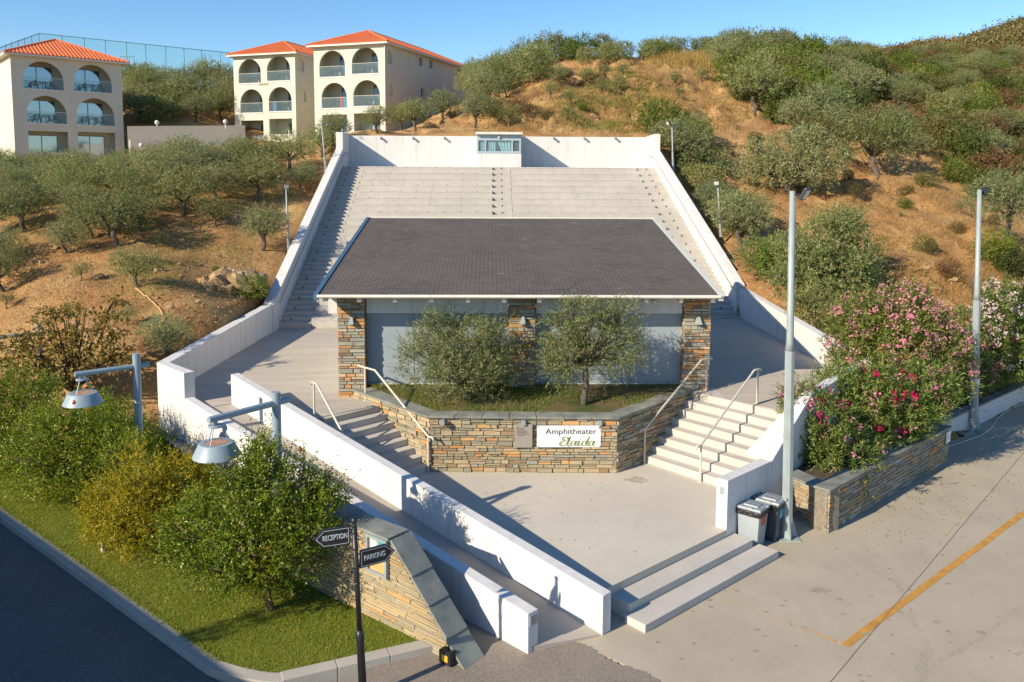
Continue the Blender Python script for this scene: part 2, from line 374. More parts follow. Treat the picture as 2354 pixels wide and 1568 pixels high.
dr = (S3 - SBL); dr.z = 0; LR = dr.length; dr.normalize(); nr = V(-dr.y, dr.x, 0)    # nr: up the flight
for k in range(7):
    p = SBL + nr * (trr * k); b = MB(); b.obox(p, dr, -.3, LR + .12, 0, trr * (7 - k), .40, .45 + hz2 * (k + 1))
    b.build('step', M['stepc'], st, bevel=.012)
# last riser edge of the terrace on the right
b = MB(); b.obox(SBL + nr * (trr * 7), dr, -.3, LR + .12, 0, .8, .9, zt(6) + .004); b.build('step', M['stepc'], st, bevel=.012)
st = thing('entrance_steps', 'two long white concrete steps from the car park up to the plaza', 'steps', (3.6, 14.6, 0))
b = MB(); b.obox(PC, dp, .02, LP + .32, -.44, 0, -.2, .30); b.build('step', M['stepc'], st, bevel=.012)
b = MB(); b.obox(PC, dp, .02-.12, LP + .55, -.90, -.442, -.2, .15); b.build('step', M['stepc'], st, bevel=.012)
# parapet walls --------------------------------------------------------
def wall(name, label, segs, cat='wall', m='white', bev=.02, parent=None):
    b = MB()
    for s in segs: b.obox(*s)
    o = b.build(name, M[m], None, bevel=bev); return tag(o, label, cat)
wall('parapet_wall', 'long white parapet between the ramp and the plaza with lamp shadows on it', [(W1a, d1, 0, L1, 0, WT, -.3, 2.47, .70)])
s0 = 1.75
wall('parapet_wall', 'long low white parapet on the garden side of the ramp', [(W2a, d2, s0, L2, 0, WT, -.3, 1.82, .69)])
# terrace wall on the left with its returned end
k0 = V(-8.9, 32.2, 0); dw = (k0 - W2a).normalized(); Lw = (k0 - W2a).length
wall('terrace_wall', 'white wall along the left edge of the terrace with a stepped end by the lawn', [(W2a, dw, 0, Lw, -.34, 0, -.4, 2.5, 2.74), (W2a, d2, -.0, s0 - .003, 0, .30, -.4, 2.497)])
# seating ---------------------------------------------------------------
YF, YB_, YW, NR = 33.0, 48.0, 50.2, 20
rise = (8.33 - 1.73) / NR; run = (YB_ - YF) / NR
def xr_(y): return 10.25 + (y - YF) * (9.45 - 10.25) / 15.0
M['stepl'] = plain('recessed_step_light', (.12, .11, .10), .6)
seat = thing('seating_tiers', 'white concrete amphitheatre seating rising behind the grey roof', 'seating', (.8, YF, 1.7))
def aisle_c(y): return .08, 1.08
for i in range(NR):
    y0 = YF + run * i; z1 = 1.73 + rise * (i + 1); z0 = z1 - rise - .35; xr = xr_(y0)
    for xa, xb in ((-7.22, .06), (1.08, xr - 1.22)):
        n = round((xb - xa) / .82); w = (xb - xa) / n
        b = MB(); b.box(xa + .004, xb - .004, y0, y0 + run + .015, z0, z1 - .06)
        rr = b.build('seat_row', M['seat'], seat); b = MB()
        for k in range(n):
            xx = xa + k * w; b.box(xx + .012, xx + w - .012, y0 - .012, y0 + run + .02, z1 - .0602, z1)
        b.build('bench_top', M['stepc'], rr)
for nm, xa, xb in (('left', -8.5, -7.224), ('mid', .062, 1.078), ('right', None, None)):
    b = MB(); lights = []
    for i in range(NR):
        y0 = YF + run * i; zb = 1.73 + rise * i; 
        A, B = (xa, xb) if xa is not None else (xr_(y0) - 1.216, xr_(y0) + .05)
        for h in (0, 1):
            b.box(A, B, y0 + run * .5 * h - .02, y0 + run * (.5 * h + .5) + .015, zb - .6, zb + rise * (.5 + .5 * h))
        lights.append(((A + B) / 2 - (.25 if xa is not None and xa < -8 else 0), y0 + run * .5 - .02, zb + rise * .75))
    b.build('aisle_steps', M['seat'], seat, bevel=.012)
    for x, y, z in lights:
        MB().box(x - .045, x + .045, y - .008, y + .02, z - .04, z + .04).build('step_light', M['stepl'], seat)
MB().box(-8.5, 9.5, YB_ + .02, YW + .1, 6, 8.30).build('landing', M['seat'], seat)
MB().box(-7.2, 9.0, YF - .04 + .02, YF + .02, 1.2, 1.9).build('front_riser', M['seat'], seat)
# flank walls with their top returns
b = MB(); yl = 32.2
zfl = lambda y: 2.76 + (y - yl) * (9.36 - 2.76) / (YB_ - yl)
b.add([(x, y, z) for x in (-8.9, -8.5) for y, z in ((yl, -.2), (YB_, 4), (YB_, 9.36), (yl, 2.76))], [(0,1,2,3),(4,5,6,7),(0,1,5,4),(1,2,6,5),(2,3,7,6),(3,0,4,7)])
b.box(-8.9, -8.5, YB_ + .002, YW + .3, 4, 10.28)
fl = tag(b.build('flank_wall', M['white'], None, bevel=.02), 'sloping white wall with handrail left of the seating, in front of the olive grove', 'wall')
def hrail(parent, pts, m, r=.022, n=6): return MB().tube(pts, r, n).build('handrail', m, parent, smooth=True)
hrail(fl, [(-8.48, 33.0, 2.7), (-8.42, 33.0, 2.72)] + [(-8.42, y, zfl(y) - .30) for y in (33.3, 38, 43, 47.7)] + [(-8.42, 48.3, 9.1), (-8.42, 49.4, 9.1)], M['metal'])
b = MB(); ya = 33.9
xa, xb = 10.2, 9.4
vs = [(xa, ya, 1.2), (xb, YB_, 4), (xb, YB_, 9.33), (xa, ya, 3.36)]; vs += [(x + .36, y, z) for x, y, z in vs]
b.add(vs, [(0,1,2,3),(4,5,6,7),(0,1,5,4),(1,2,6,5),(2,3,7,6),(3,0,4,7)])
b.add([(xb, YB_+.002, 4), (xb, YW+.3, 4), (xb, YW+.3, 10.28), (xb, YB_+.002, 10.28)] + [(xb+.36, YB_+.002, 4), (xb+.36, YW+.3, 4), (xb+.36, YW+.3, 10.28), (xb+.36, YB_+.002, 10.28)], [(0,1,2,3),(4,5,6,7),(0,1,5,4),(1,2,6,5),(2,3,7,6),(3,0,4,7)])
fr = tag(b.build('flank_wall', M['white'], None, bevel=.02), 'sloping white wall with handrail right of the seating, beside the bushes', 'wall')
hrail(fr, [(9.32, 49.2, 9.06), (9.32, 48.1, 9.04)] + [(xb - .09 + (48 - y) * .8 / 14.1, y, 9.33 - (48 - y) * .423 - .3) for y in (47.5, 43, 38, 34.2)] + [(10.13, 33.2, 2.95), (10.13, 33.0, 2.8)], M['rail'])
# terrace wall on the right
wall('terrace_wall', 'white wall along the right edge of the terrace, half in shade behind the oleanders', [(V(XR + .02, 22.4, 0), V(0, 1, 0), 0, 11.5, -.3, 0, .2, 2.7, 3.2)])
# wall beside the right flight
e0 = V(4.72, 16.62, 0); dW = (S3 + V(.05, -.12, 0) - e0).normalized(); LW = (S3 + V(.05, -.12, 0) - e0).length
kk = e0 + dW * LW
b = MB(); b.obox(e0, dW, 0, LW, -.26, 0, -.2, 1.50, 1.44)
b.obox(kk, dS, 0, 2.2, -.26, 0, -.2, 1.44, 2.50); b.obox(kk, dS, 2.2, 5.9, -.26, 0, -.2, 2.50, 2.62)
sw = tag(b.build('stair_wall', M['white'], None, bevel=.02), 'white wall stepping up beside the right stairs, shaded behind the bins', 'wall')
# back wall + control booth
b = MB(); b.box(-8.496, 9.396, YW, YW + .3, 4, 10.20)
bw = tag(b.build('back_wall', M['white'], None, bevel=.02), 'tall white wall across the top of the seating with small spotlights', 'wall')
for u in (875, 949, 1021, 1271, 1341, 1412):
    p = aty(u, 318, YW - .01); b = MB()
    b.box(p.x - .05, p.x + .05, YW - .04, YW + .0, p.z, p.z + .1); b.tube([(p.x, YW - .05, p.z + .04), (p.x + .06, YW - .24, p.z - .05)], [.05, .075], 8)
    b.build('spotlight', M['metal'], bw)
bx0, bx1 = aty(1095, 350, YB_ + .1).x, aty(1198, 350, YB_ + .1).x; by = YB_ + .12
zr = aty(1145, 304, by).z; zs = aty(1145, 349, by).z; zl = 8.3
bo = thing('control_booth', 'pale blue booth with curtained window set into the top white wall', 'booth', ((bx0 + bx1) / 2, by + 1, zl))
MB().box(bx0, bx1, by, YW + .4, zl - .3, zs - .09).build('base_wall', M['white'], bo, bevel=.015)
MB().box(bx0 - .06, bx1 + .06, by - .25, YW + .5, zr - .14, zr).build('roof', M['gutter'], bo, bevel=.01)
fy = by + .02
b = MB(); b.box(bx0 + .02, bx1 - .02, fy - .04, fy + .14, zs - .088, zs + .03); b.box(bx0 + .02, bx1 - .02, fy - .02, fy + .14, zr - .48, zr - .142)
for x0, x1 in ((bx0 + .02, bx0 + .12), (bx0 + .46, bx0 + .56), (bx1 - .58, bx1 - .48), (bx1 - .12, bx1 - .02)): b.box(x0, x1, fy - .02, fy + .14, zs + .032, zr - .482)
b.box(bx0 + .02, bx0 + .1, fy + .142, YW + .2, zs - .088, zr - .142); b.box(bx1 - .1, bx1 - .02, fy + .142, YW + .2, zs - .088, zr - .142)
wf = b.build('window_frame', M['bluetrim'], bo, bevel=.008)
for x0, x1 in ((bx0 + .12, bx0 + .46), (bx0 + .56, bx1 - .58), (bx1 - .48, bx1 - .12)):
    MB().box(x0, x1, fy + .04, fy + .05, zs + .032, zr - .482).build('pane', M['glass'], wf)
def curtain(parent, x0, x1, y, z0, z1, pull=0):
    b = MB(); n = 28; vs = []
    for j, z in enumerate((z0, z1)):
        for i in range(n + 1):
            t = i / n; x = x0 + (x1 - x0) * t
            if j == 0: x += pull * (1 - t) if pull > 0 else pull * t
            vs.append((x, y + .035 * math.sin(t * 26 + j), z))
    b.add(vs, [(i, i + 1, n + 2 + i, n + 1 + i) for i in range(n)]); return b.build('curtain', M['curtain'], parent, smooth=True)
curtain(wf, bx0 + .58, bx0 + 1.12, fy + .12, zs + .04, zr - .49); curtain(wf, bx1 - 1.42, bx1 - .6, fy + .12, zs + .04, zr - .49, .28); curtain(wf, bx0 + .16, bx0 + .44, fy + .11, zs + .04, zr - .49)
MB().box(bx0 + .1, bx1 - .1, YW - .1, YW - .05, zl, zr - .2).build('inner_wall', plain('dim_booth_lining', (.14, .2, .23), .8), bo)
MB().lathe(((bx0 + bx1) / 2 , by - .06, zr - .36), [(0, 0), (.06, .01), (.075, .06), (.06, .13), (.02, .16), (0, .16)], 10).build('wall_lamp', M['gutter'], bo, smooth=True)
# ================================================================== stage building
YE = 21.5; ZE0 = aty(1190, 679, YE).z; YRB = 30.8; ZRB = aty(1160, 503, YRB).z
rx0, rx1 = aty(729, 683, YE).x, aty(1654, 680, YE).x
def zroof(y): return ZE0 + (y - YE) * (ZRB - ZE0) / (YRB - YE)
stage = thing('stage_building', 'low stage house with grey shingle roof and three stone pillars', 'building', (.8, 25, 1.8))
b = MB(); T = lambda x, y, k: (x, y, zroof(y) + k)
b.add([T(rx0, YE, -.02), T(rx1, YE, -.02), T(rx1, YRB, -.02), T(rx0, YRB, -.02), T(rx0, YE, -.08), T(rx1, YE, -.08), T(rx1, YRB, -.08), T(rx0, YRB, -.08)], [(0,1,2,3),(7,6,5,4),(0,1,5,4),(1,2,6,5),(2,3,7,6),(3,0,4,7)])
M['palet'] = plain('pale_green_grey_flashing', (.52, .55, .50), .5, .05)
roof = b.build('roof', plain('roof_underlay', (.018, .017, .017), .9), stage)
# asphalt shingle tabs, laid course by course
b = MB(); sl = math.hypot(YRB - YE, ZRB - ZE0); ex = .125; nrow = int(sl / ex); ux = (YRB - YE) / sl; uz = (ZRB - ZE0) / sl
for j in range(nrow + 1):
    s0_ = j * ex; s1_ = min(s0_ + ex * 1.25, sl); x = rx0 + .02 - (.0 if j % 2 else .12)
    while x < rx1 - .03:
        xa_, xb_ = max(x, rx0 + .02), min(x + .24 - .02, rx1 - .02); x += .24
        if xb_ - xa_ < .03: continue
        h0, h1 = .018 + rnd.uniform(0, .005), .004
        yy0, yy1 = YE + s0_ * ux, YE + s1_ * ux; za, zb = ZE0 + s0_ * uz, ZE0 + s1_ * uz
        b.add([(xa_, yy0, za + h0), (xb_, yy0, za + h0), (xb_, yy1, zb + h1), (xa_, yy1, zb + h1), (xa_, yy0, za - .01), (xb_, yy0, za - .01)], [(0,1,2,3),(4,5,1,0)])
t = NT('grey_shingle'); c = t.ramp(t.geo.outputs['Random Per Island'], [(0, (.092, .083, .081)), (.25, (.104, .094, .092)), (.5, (.112, .101, .099)), (.8, (.122, .110, .107)), (.93, (.135, .121, .117)), (.996, (.135, .12, .116)), (.9988, (.24, .21, .17))])
k = t.mix(t.ramp(t.noise(.5, 5), [(.35, (0, 0, 0)), (.7, (.65, .65, .65))]), c, (.15, .134, .128)); t.col(t.mix(t.ramp(t.noise(120, 3), [(.4, (.3, .3, .3)), (.6, (0, 0, 0))]), k, (.05, .045, .045)))
t.bump(t.noise(120, 3), .4, .004); M['shingle'] = t.set(Roughness=.9, Specular_IOR_Level=.2)
b.build('shingles', M['shingle'], roof)
b = MB(); b.tube([(rx0 - .0, YE - .04, ZE0 - .03), (rx1 + .02, YE - .04, ZE0 - .03)], .045, 10); b.box(rx0, rx1 + .01, YE - .02, YE + .03, ZE0 - .085, ZE0 + .012)
b.build('gutter', M['gutter'], roof)
for x, s, m in ((rx0, -1, 'deepblue'), (rx1, 1, 'palet')):
    b = MB(); xa_, xb_ = (x - .09, x + .03) if s < 0 else (x - .03, x + .09)
    vs = [(xx, y, zroof(y) + k) for xx in (xa_, xb_) for y, k in ((YE - .03, -.13), (YRB, -.13), (YRB, .045), (YE - .03, .045))]
    b.add(vs, [(0,1,2,3),(4,5,6,7),(0,1,5,4),(1,2,6,5),(2,3,7,6),(3,0,4,7)]); b.build('verge_trim', M[m], roof)
MB().box(rx0 - .05, rx1 + .05, YRB + .002, YRB + .09, ZRB - .13, ZRB + .06).build('ridge_trim', M['gutter'], roof)
PX = [(-4.12, -3.44), (.52, 1.18), (5.30, 5.98)]
YP = 22.2
for u in (745, 907, 991, 1075, 1158, 1240, 1322, 1404, 1486, 1567, 1640, 824):
    x = aty(u, 688, YE).x; b = MB(); w = .055
    y0, y1 = YE + .06, 22.75
    vs = [(x + q, y, zroof(y) + k) for q in (-w, w) for y, k in ((y0, -.082), (y0, -.20), (y1, -.26), (y1, -.082))]
    b.add(vs, [(0,1,2,3),(4,5,6,7),(0,1,5,4),(1,2,6,5),(2,3,7,6),(3,0,4,7)]); b.build('rafter', M['gutter'], stage)
for i, (xa_, xb_) in enumerate(PX):
    b = MB(); zb_ = zt(xa_) - .05; zt_ = zroof(YP) - .085
    b.box(xa_, xb_, YP, YP + .55, zb_, zt_)
    pil = b.build('pillar', M['mortar'], stage)
    b = MB(); masonry(b, (xa_ - .03, YP), (1, 0), xb_ - xa_ + .06, zb_ + .02, zt_, (0, -1), (.065, .13), (.13, .5), .012, (.02, .05))
    masonry(b, (xa_, YP + .55), (0, -1), .56, zb_ + .02, zt_, (-1, 0), (.065, .13), (.15, .4), .012); masonry(b, (xb_, YP), (0, 1), .56, zb_ + .02, zt_, (1, 0), (.065, .13), (.15, .4), .012)
    b.build('stone_facing', M['stoneP'], pil)
    xc = (xa_ + xb_) / 2 + .02; zc = aty(1205, 735, YP).z
    b = MB(); b.add([(xc - .045, YP - .02, zc + .1), (xc + .045, YP - .02, zc + .1), (xc - .09, YP - .02, zc - .1), (xc + .09, YP - .02, zc - .1), (xc - .03, YP - .1, zc + .1), (xc + .03, YP - .1, zc + .1), (xc - .07, YP - .2, zc - .1), (xc + .07, YP - .2, zc - .1)], [(0,1,5,4),(4,5,7,6),(0,4,6,2),(1,5,7,3),(2,3,7,6)])
    b.build('wall_light', M['metal'], pil)
YPN = 22.51
zbm = aty(1195, 720, 22.35).z
MB().box(rx0 + .12, PX[0][0] - .06, 22.32, 22.62, zbm, zroof(22.3) - .09).build('beam', M['white'], stage)
for xa_, xb_ in ((PX[0][1] + .055, PX[1][0] - .055), (PX[1][1] + .055, PX[2][0] - .055)):
    MB().box(xa_, xb_, 22.32, 22.62, zbm, zroof(22.3) - .09).build('beam', M['white'], stage)
    zpl = aty(1300, 880, YPN).z; n = 3 
    b = MB(); w = (xb_ - xa_ + .1) / n
    for k in range(n): b.box(xa_ - .05 + k * w + .008, xa_ - .05 + (k + 1) * w - .008, YPN, YPN + .05, zpl + .004, zbm - .004)
    MB().box(xa_ - .05, xb_ + .05, YPN + .052, YPN + .1, zpl, zbm + .1).build('backing', M['black'], stage)
    b.build('sliding_panel', M['panel'], stage)
    MB().box(xa_ - .05, xb_ + .05, YPN - .06, YPN + .1, 1.3, zpl - .004).build('plinth', M['white'], stage)
MB().box(PX[2][1] + .06, rx1 - .1, 22.32, 22.62, zbm, zroof(22.3) - .09).build('beam', M['white'], stage)
for x0, x1 in ((-4.1, -3.9), (5.75, 5.95)):
    b = MB(); vs = [(x, y, z) for x in (x0, x1) for y, z in ((22.8, 1.3), (30.3, 1.3), (30.3, zroof(30.3) - .1), (22.8, zroof(22.8) - .1))]
    b.add(vs, [(0,1,2,3),(4,5,6,7),(0,1,5,4),(1,2,6,5),(2,3,7,6),(3,0,4,7)]); b.build('side_wall', M['white'], stage)
MB().box(-4, 5.9, 22.9, 30.3, 1.2, 2.3).build('stage_floor', M['floor'], stage)
# security camera under the eave
p = aty(1503, 690, 22.1); b = MB(); b.lathe((p.x, 22.1, p.z - .1), [(0, 0), (.07, .02), (.08, .08), (.05, .14), (0, .14)], 10); b.build('security_camera', M['gutter'], stage)
# ================================================================== planter with olives
pf0, pf1 = V(-1.5, 19.95, 0), V(3.1, 19.80, 0); pb0, pb1 = V(-3.72, 22.15, 0), V(5.95, 22.5, 0)
planter = thing('stone_planter', 'angled rust and grey stone planter wall under the olive trees', 'planter', (.8, 20.6, .45))
ZC = 1.83
def zc_(y): return ZC + max(0, (y - 19.8)) * .045
core = MB()
for a, c in ((pb0, pf0), (pf0, pf1), (pf1, pb1)):
    d = c - a; core.obox(a, d, 0, d.length, 0.0, .26, .3, zc_(a.y) - .002, zc_(c.y) - .002)
core.build('core', M['mortar'], planter)
b = MB()
for a, c in ((pb0, pf0), (pf0, pf1), (pf1, pb1)):
    d = c - a; L = d.length; n_ = V(d.y, -d.x, 0)
    masonry(b, a, d, L + .02, .45, lambda l, a=a, c=c, L=L: zc_(a.y + (c.y - a.y) * l / L), n_, (.05, .125), (.13, .44), .012, (.012, .06))
b.build('stone_facing', M['stoneA'], planter)
ol = .09; b = MB()
off = lambda p, q, k: (q - p).normalized().cross(V(0, 0, 1)) * k
ring_o = [pb0 + V(-.1, -.02, 0), pf0 + V(-.06, -.09, 0), pf1 + V(.06, -.09, 0), pb1 + V(.1, -.02, 0)]
ring_i = [pb0 + V(.32, .2, 0), pf0 + V(.12, .32, 0), pf1 + V(-.12, .32, 0), pb1 + V(-.32, .1, 0)]
for i, n in ((0, 3), (1, 7), (2, 4)):
    for k in range(n):
        f0, f1 = k / n, (k + 1) / n - .004
        q = [ring_o[i].lerp(ring_o[i+1], f0), ring_o[i].lerp(ring_o[i+1], f1), ring_i[i].lerp(ring_i[i+1], f1), ring_i[i].lerp(ring_i[i+1], f0)]
        b.add([(p.x, p.y, zc_(p.y)) for p in q] + [(p.x, p.y, zc_(p.y) + .05) for p in q], [(3,2,1,0),(4,5,6,7),(0,1,5,4),(1,2,6,5),(2,3,7,6),(3,0,4,7)])
b.build('capping', M['slate'], planter)
t = NT('planter_soil_and_turf'); k = t.ramp(t.noise(1.4, 5), [(.36, (.055, .085, .012)), (.5, (.12, .10, .035)), (.62, (.19, .115, .05)), (.75, (.10, .10, .03))])
t.col(t.mix(t.ramp(t.noise(40, 4), [(.4, (.6, .6, .6)), (.6, (0, 0, 0))]), k, (.04, .04, .015))); t.bump(t.noise(30, 4), .8, .04); M['soil'] = t.set(Roughness=.95)
SOIL = [(-3.5, 22.5), (-1.35, 20.15), (2.98, 20.02), (5.75, 22.5)]
MB().prism(SOIL, 1.2, lambda x, y: 1.85 + (y - 20) * .07).build('soil', M['soil'], planter)
for u in (1017, 1203, 1378):
    p = aty(u, 971, 19.8); MB().box(p.x - .05, p.x + .05, 19.71, 19.93, p.z - .06, p.z + .06).build('wall_light', M['metal'], planter, bevel=.008)
p = on_plane(2168, 1268, pf1, (pb1 - pf1).normalized())
# sign boards
ys = 19.79
def text_mesh(s, size, shear=0, offset=0, align='CENTER'):
    c = bpy.data.curves.new('lettering', 'FONT'); c.body = s; c.size = size; c.shear = shear; c.offset = offset; c.align_x = align; c.align_y = 'CENTER'; c.extrude = .0025; c.resolution_u = 3
    o = bpy.data.objects.new('lettering', c); COL.objects.link(o); bpy.context.view_layer.update()
    me = bpy.data.meshes.new_from_object(o.evaluated_get(bpy.context.evaluated_depsgraph_get())); bpy.data.objects.remove(o); bpy.data.curves.remove(c)
    return me
def put_text(me, m, parent, pos, xdir, updir, name='lettering', width=None):
    if width:
        xs = [v.co.x for v in me.vertices]; k = width / (max(xs) - min(xs)); me.transform(Matrix.Scale(k, 4, (1, 0, 0)))
    x = Vector(xdir).normalized(); y = Vector(updir).normalized(); z = x.cross(y)
    me.transform(Matrix.Translation(Vector(pos) - ORG[parent.name]) @ Matrix((x, y, z)).transposed().to_4x4())
    me.materials.clear(); me.materials.append(m); o = bpy.data.objects.new(name, me); COL.objects.link(o); o.parent = parent; ORG[o.name] = ORG[parent.name]; return o
a = aty(1234, 978, ys); c = aty(1380, 1027, ys)
sg = thing('name_sign', 'white board reading Amphitheater Elaida on the stone planter front', 'sign', ((a.x + c.x) / 2, ys, c.z))
MB().box(a.x, c.x, ys - .03, ys - .0, c.z, a.z).build('board', plain('white_sign_board', (.74, .74, .75), .4, .02), sg, bevel=.01)
H_ = a.z - c.z; Wd = c.x - a.x
for fx in (.015, .5, .985):
    for fz in (.04, .96): MB().box(a.x + Wd * fx - .012, a.x + Wd * fx + .012, ys - .045, ys - .028, c.z + H_ * fz - .012, c.z + H_ * fz + .012).build('fixing', M['metal'], sg)
put_text(text_mesh('Amphitheater', H_ * .36), M['black'], sg, (a.x + Wd * .53, ys - .034, c.z + H_ * .73), (1, 0, 0), (0, 0, 1), 'lettering', Wd * .80)
# 'Elaida' as brush-pen strokes: (x, y, half width) in letter space
SC = {'E': [[(.62,.93,.03),(.70,.84,.035),(.62,.76,.03),(.55,.84,.02),(.66,.97,.03),(.45,1.02,.05),(.28,.86,.09),(.36,.66,.07),(.52,.58,.03)],[(.50,.59,.03),(.26,.52,.06),(.08,.30,.10),(.14,.08,.09),(.36,.0,.05),(.56,.12,.03),(.56,.3,.02),(.42,.34,.018),(.36,.22,.018),(.44,.14,.015)]],
      'l': [[(.0,.3,.015),(.2,.7,.03),(.28,1.0,.03),(.22,.95,.07),(.12,.5,.09),(.06,.1,.07),(.16,.0,.03),(.3,.14,.015)]],
      'a': [[(.42,.5,.03),(.26,.56,.04),(.08,.34,.08),(.06,.08,.07),(.2,.0,.03),(.36,.28,.03),(.46,.54,.03)],[(.46,.56,.06),(.38,.24,.085),(.38,.04,.06),(.48,.0,.03),(.64,.18,.015)]],
      'i': [[(.0,.3,.015),(.16,.54,.05),(.08,.24,.085),(.06,.04,.06),(.16,.0,.03),(.32,.18,.015)],[(.22,.74,.045),(.26,.80,.05),(.30,.84,.03)]],
      'd': [[(.42,.5,.03),(.26,.56,.04),(.08,.34,.08),(.06,.08,.07),(.2,.0,.03),(.36,.28,.03),(.46,.54,.03)],[(.66,1.02,.03),(.60,.98,.07),(.46,.5,.085),(.38,.1,.07),(.48,.0,.03),(.64,.18,.015)]]}
def script(word, adv, fat=1.0):
    b = MB(); x0 = 0
    for ch in word:
        for st_ in SC[ch]:
            P = []
            for i in range(len(st_) - 1):
                p_, q_ = st_[i], st_[i + 1]; pm = st_[i - 1] if i else p_; qn = st_[i + 2] if i + 2 < len(st_) else q_
                for j in range(6):
                    t = j / 6; h = lambda A, B, C_, D: .5 * ((2 * B) + (-A + C_) * t + (2 * A - 5 * B + 4 * C_ - D) * t * t + (-A + 3 * B - 3 * C_ + D) * t ** 3)
                    P.append(tuple(h(pm[k], p_[k], q_[k], qn[k]) for k in range(3)))
            P.append(st_[-1]); L = []; 
            for i, (x, y, w) in enumerate(P):
                a_, c_ = P[max(0, i - 1)], P[min(len(P) - 1, i + 1)]; tx, ty = c_[0] - a_[0], c_[1] - a_[1]; ll = math.hypot(tx, ty) or 1
                L += [(x0 + x - ty / ll * w * fat, y + tx / ll * w * fat, 0), (x0 + x + ty / ll * w * fat, y - tx / ll * w * fat, 0)]
            b.add(L, [(2 * i, 2 * i + 1, 2 * i + 3, 2 * i + 2) for i in range(len(P) - 1)])
        x0 += adv[ch]
    me = bpy.data.meshes.new('script'); me.from_pydata(b.v, [], b.f)
    me.transform(Matrix.Shear('XY', 4, (0, 0)) ) if False else None
    return me
me = script('Elaida', {'E': .56, 'l': .26, 'a': .52, 'i': .28, 'd': .52})
me.transform(Matrix.Scale(H_ * .40, 4)); me2 = me.copy()
put_text(me, plain('sage_green_paint', (.26, .32, .14), .5, .05), sg, (a.x + Wd * .345, ys - .034, c.z + H_ * .07), (1, 0, 0), (0, 0, 1), 'script_lettering', Wd * .60)
a = aty(1182, 975, ys); c = aty(1223, 1028, ys)
pq = thing('plaque', 'small grey metal plaque left of the white name sign', 'plaque', ((a.x + c.x) / 2, ys, c.z))
MB().box(a.x, c.x, ys - .03, ys, c.z, a.z).build('plate', plain('taupe_metal_plate', (.30, .265, .225), .45, .05), pq, bevel=.006)
W_, H2 = c.x - a.x, a.z - c.z
for k, (x0, x1) in enumerate(((.14,.26),(.16,.55),(.15,.60),(.14,.72),(.17,.68),(.18,.82),(.18,.62))):
    zz = a.z - H2 * (.12 + .058 * k); xx = a.x + W_ * x0; b = MB()
    while xx < a.x + W_ * x1:
        w = rnd.uniform(.02, .05); b.box(xx, min(xx + w, a.x + W_ * x1), ys - .0325, ys - .029, zz - .006, zz + .006); xx += w + .012
    b.build('engraved_line', M['black'], pq)
# ================================================================== stair handrails
def handrail(label, pts, posts, grp=None):
    """pts: rail points; posts: (index of rail point, ground z)"""
    p0 = pts[0]; o = thing('stair_handrail', label, 'handrail', (pts[len(pts)//2].x, pts[len(pts)//2].y, min(z for _, z in posts)))
    MB().tube(pts, .028, 8).build('rail', M['rail'], o, smooth=True)
    for q, z in posts:
        b = MB(); b.tube([(q.x, q.y, z), (q.x, q.y, q.z - .01)], .026, 8); b.tube([(q.x, q.y, z), (q.x, q.y, z + .015)], .06, 8); b.build('post', M['rail'], o, smooth=False)
def rail_line(p_bot, p_top, hb, ht, zb, ztop, ext):
    d = (p_top - p_bot); d.z = 0; d.normalize()
    a = V(p_bot.x, p_bot.y, zb + hb); c = V(p_top.x, p_top.y, ztop + ht)
    return [a - d * .22 - V(0, 0, .06), a - d * .16, a, c, c + d * ext, c + d * (ext + .03) - V(0, 0, .06)], [(a, zb), (c + d * (ext * .6), ztop)]
q = LST - nL * -.06
for lab, pb, pt, zb, zz, ex in (
    ('slim cream handrail on the left stairs, against the stone planter', LST + nL * .10 - dL * .05, LT + nL * .10 + dL * .25, .45, zt(-3), .75),
    ('slim cream handrail on the left stairs, nearest the white ramp parapet', LST + nL * 1.93 + dL * .9, LT + nL * 1.93 + dL * .15, .70, zt(-4), .2),
    ('slim cream handrail on the right stairs, against the stone planter', SBL + dr * .06 - nr * .1, SBL + dr * .10 + nr * 2.2, .45, zt(6), .45),
    ('slim cream handrail down the middle of the right stairs', SBL + dr * 1.75 - nr * .08, SBL + dr * 1.75 + nr * 2.15, .45, zt(7), .3)):
    pts, posts = rail_line(pb, pt, .92, .90, zb, zz, ex); handrail(lab, pts, posts)
# ================================================================== right-hand side
gP = atz(1900, 1226, 0); gF = atz(2176, 1060, 0); dG = (gF - gP); LG = dG.length; dG.normalize(); nG = V(-dG.y, dG.x, 0)
gL = V(6.72, 18.72, 0); dH = (gL - gP); LH = dH.length; dH.normalize()
ztp = on_plane(1903, 1125, gP, dG)[1]
pot = thing('stone_planter', 'long stone-clad planter with slate top holding the pink oleanders', 'planter', (gP.x + 2, gP.y + 3, 0))
b = MB(); b.obox(gP, dG, 0, LG, 0.02, .35, -.1, ztp - .052); b.obox(gP, dH, .02, LH, -.35, -.02, -.1, ztp - .052); b.obox(gF, nG, .02, 2.2, 0.0, .3, -.1, ztp - .052)
b.build('core', M['mortar'], pot)
b = MB(); masonry(b, gP, dG, LG, 0, ztp - .05, -nG, (.06, .12), (.14, .4), .012, (.012, .035))
masonry(b, gP + dH * LH, -dH, LH, 0, ztp - .05, V(-dH.y, dH.x, 0), (.06, .12), (.16, .5), .012, (.012, .035))
masonry(b, gF, nG, 1.6, 0, ztp - .05, dG, (.06, .12), (.14, .4), .012, (.012, .035))
b.build('stone_facing', stonemat('weathered_brown_schist', [(0, (.23, .21, .165)), (.25, (.29, .25, .175)), (.45, (.21, .20, .17)), (.6, (.33, .27, .18)), (.74, (.27, .18, .10)), (.82, (.40, .24, .10)), (.9, (.31, .31, .28))]), pot)
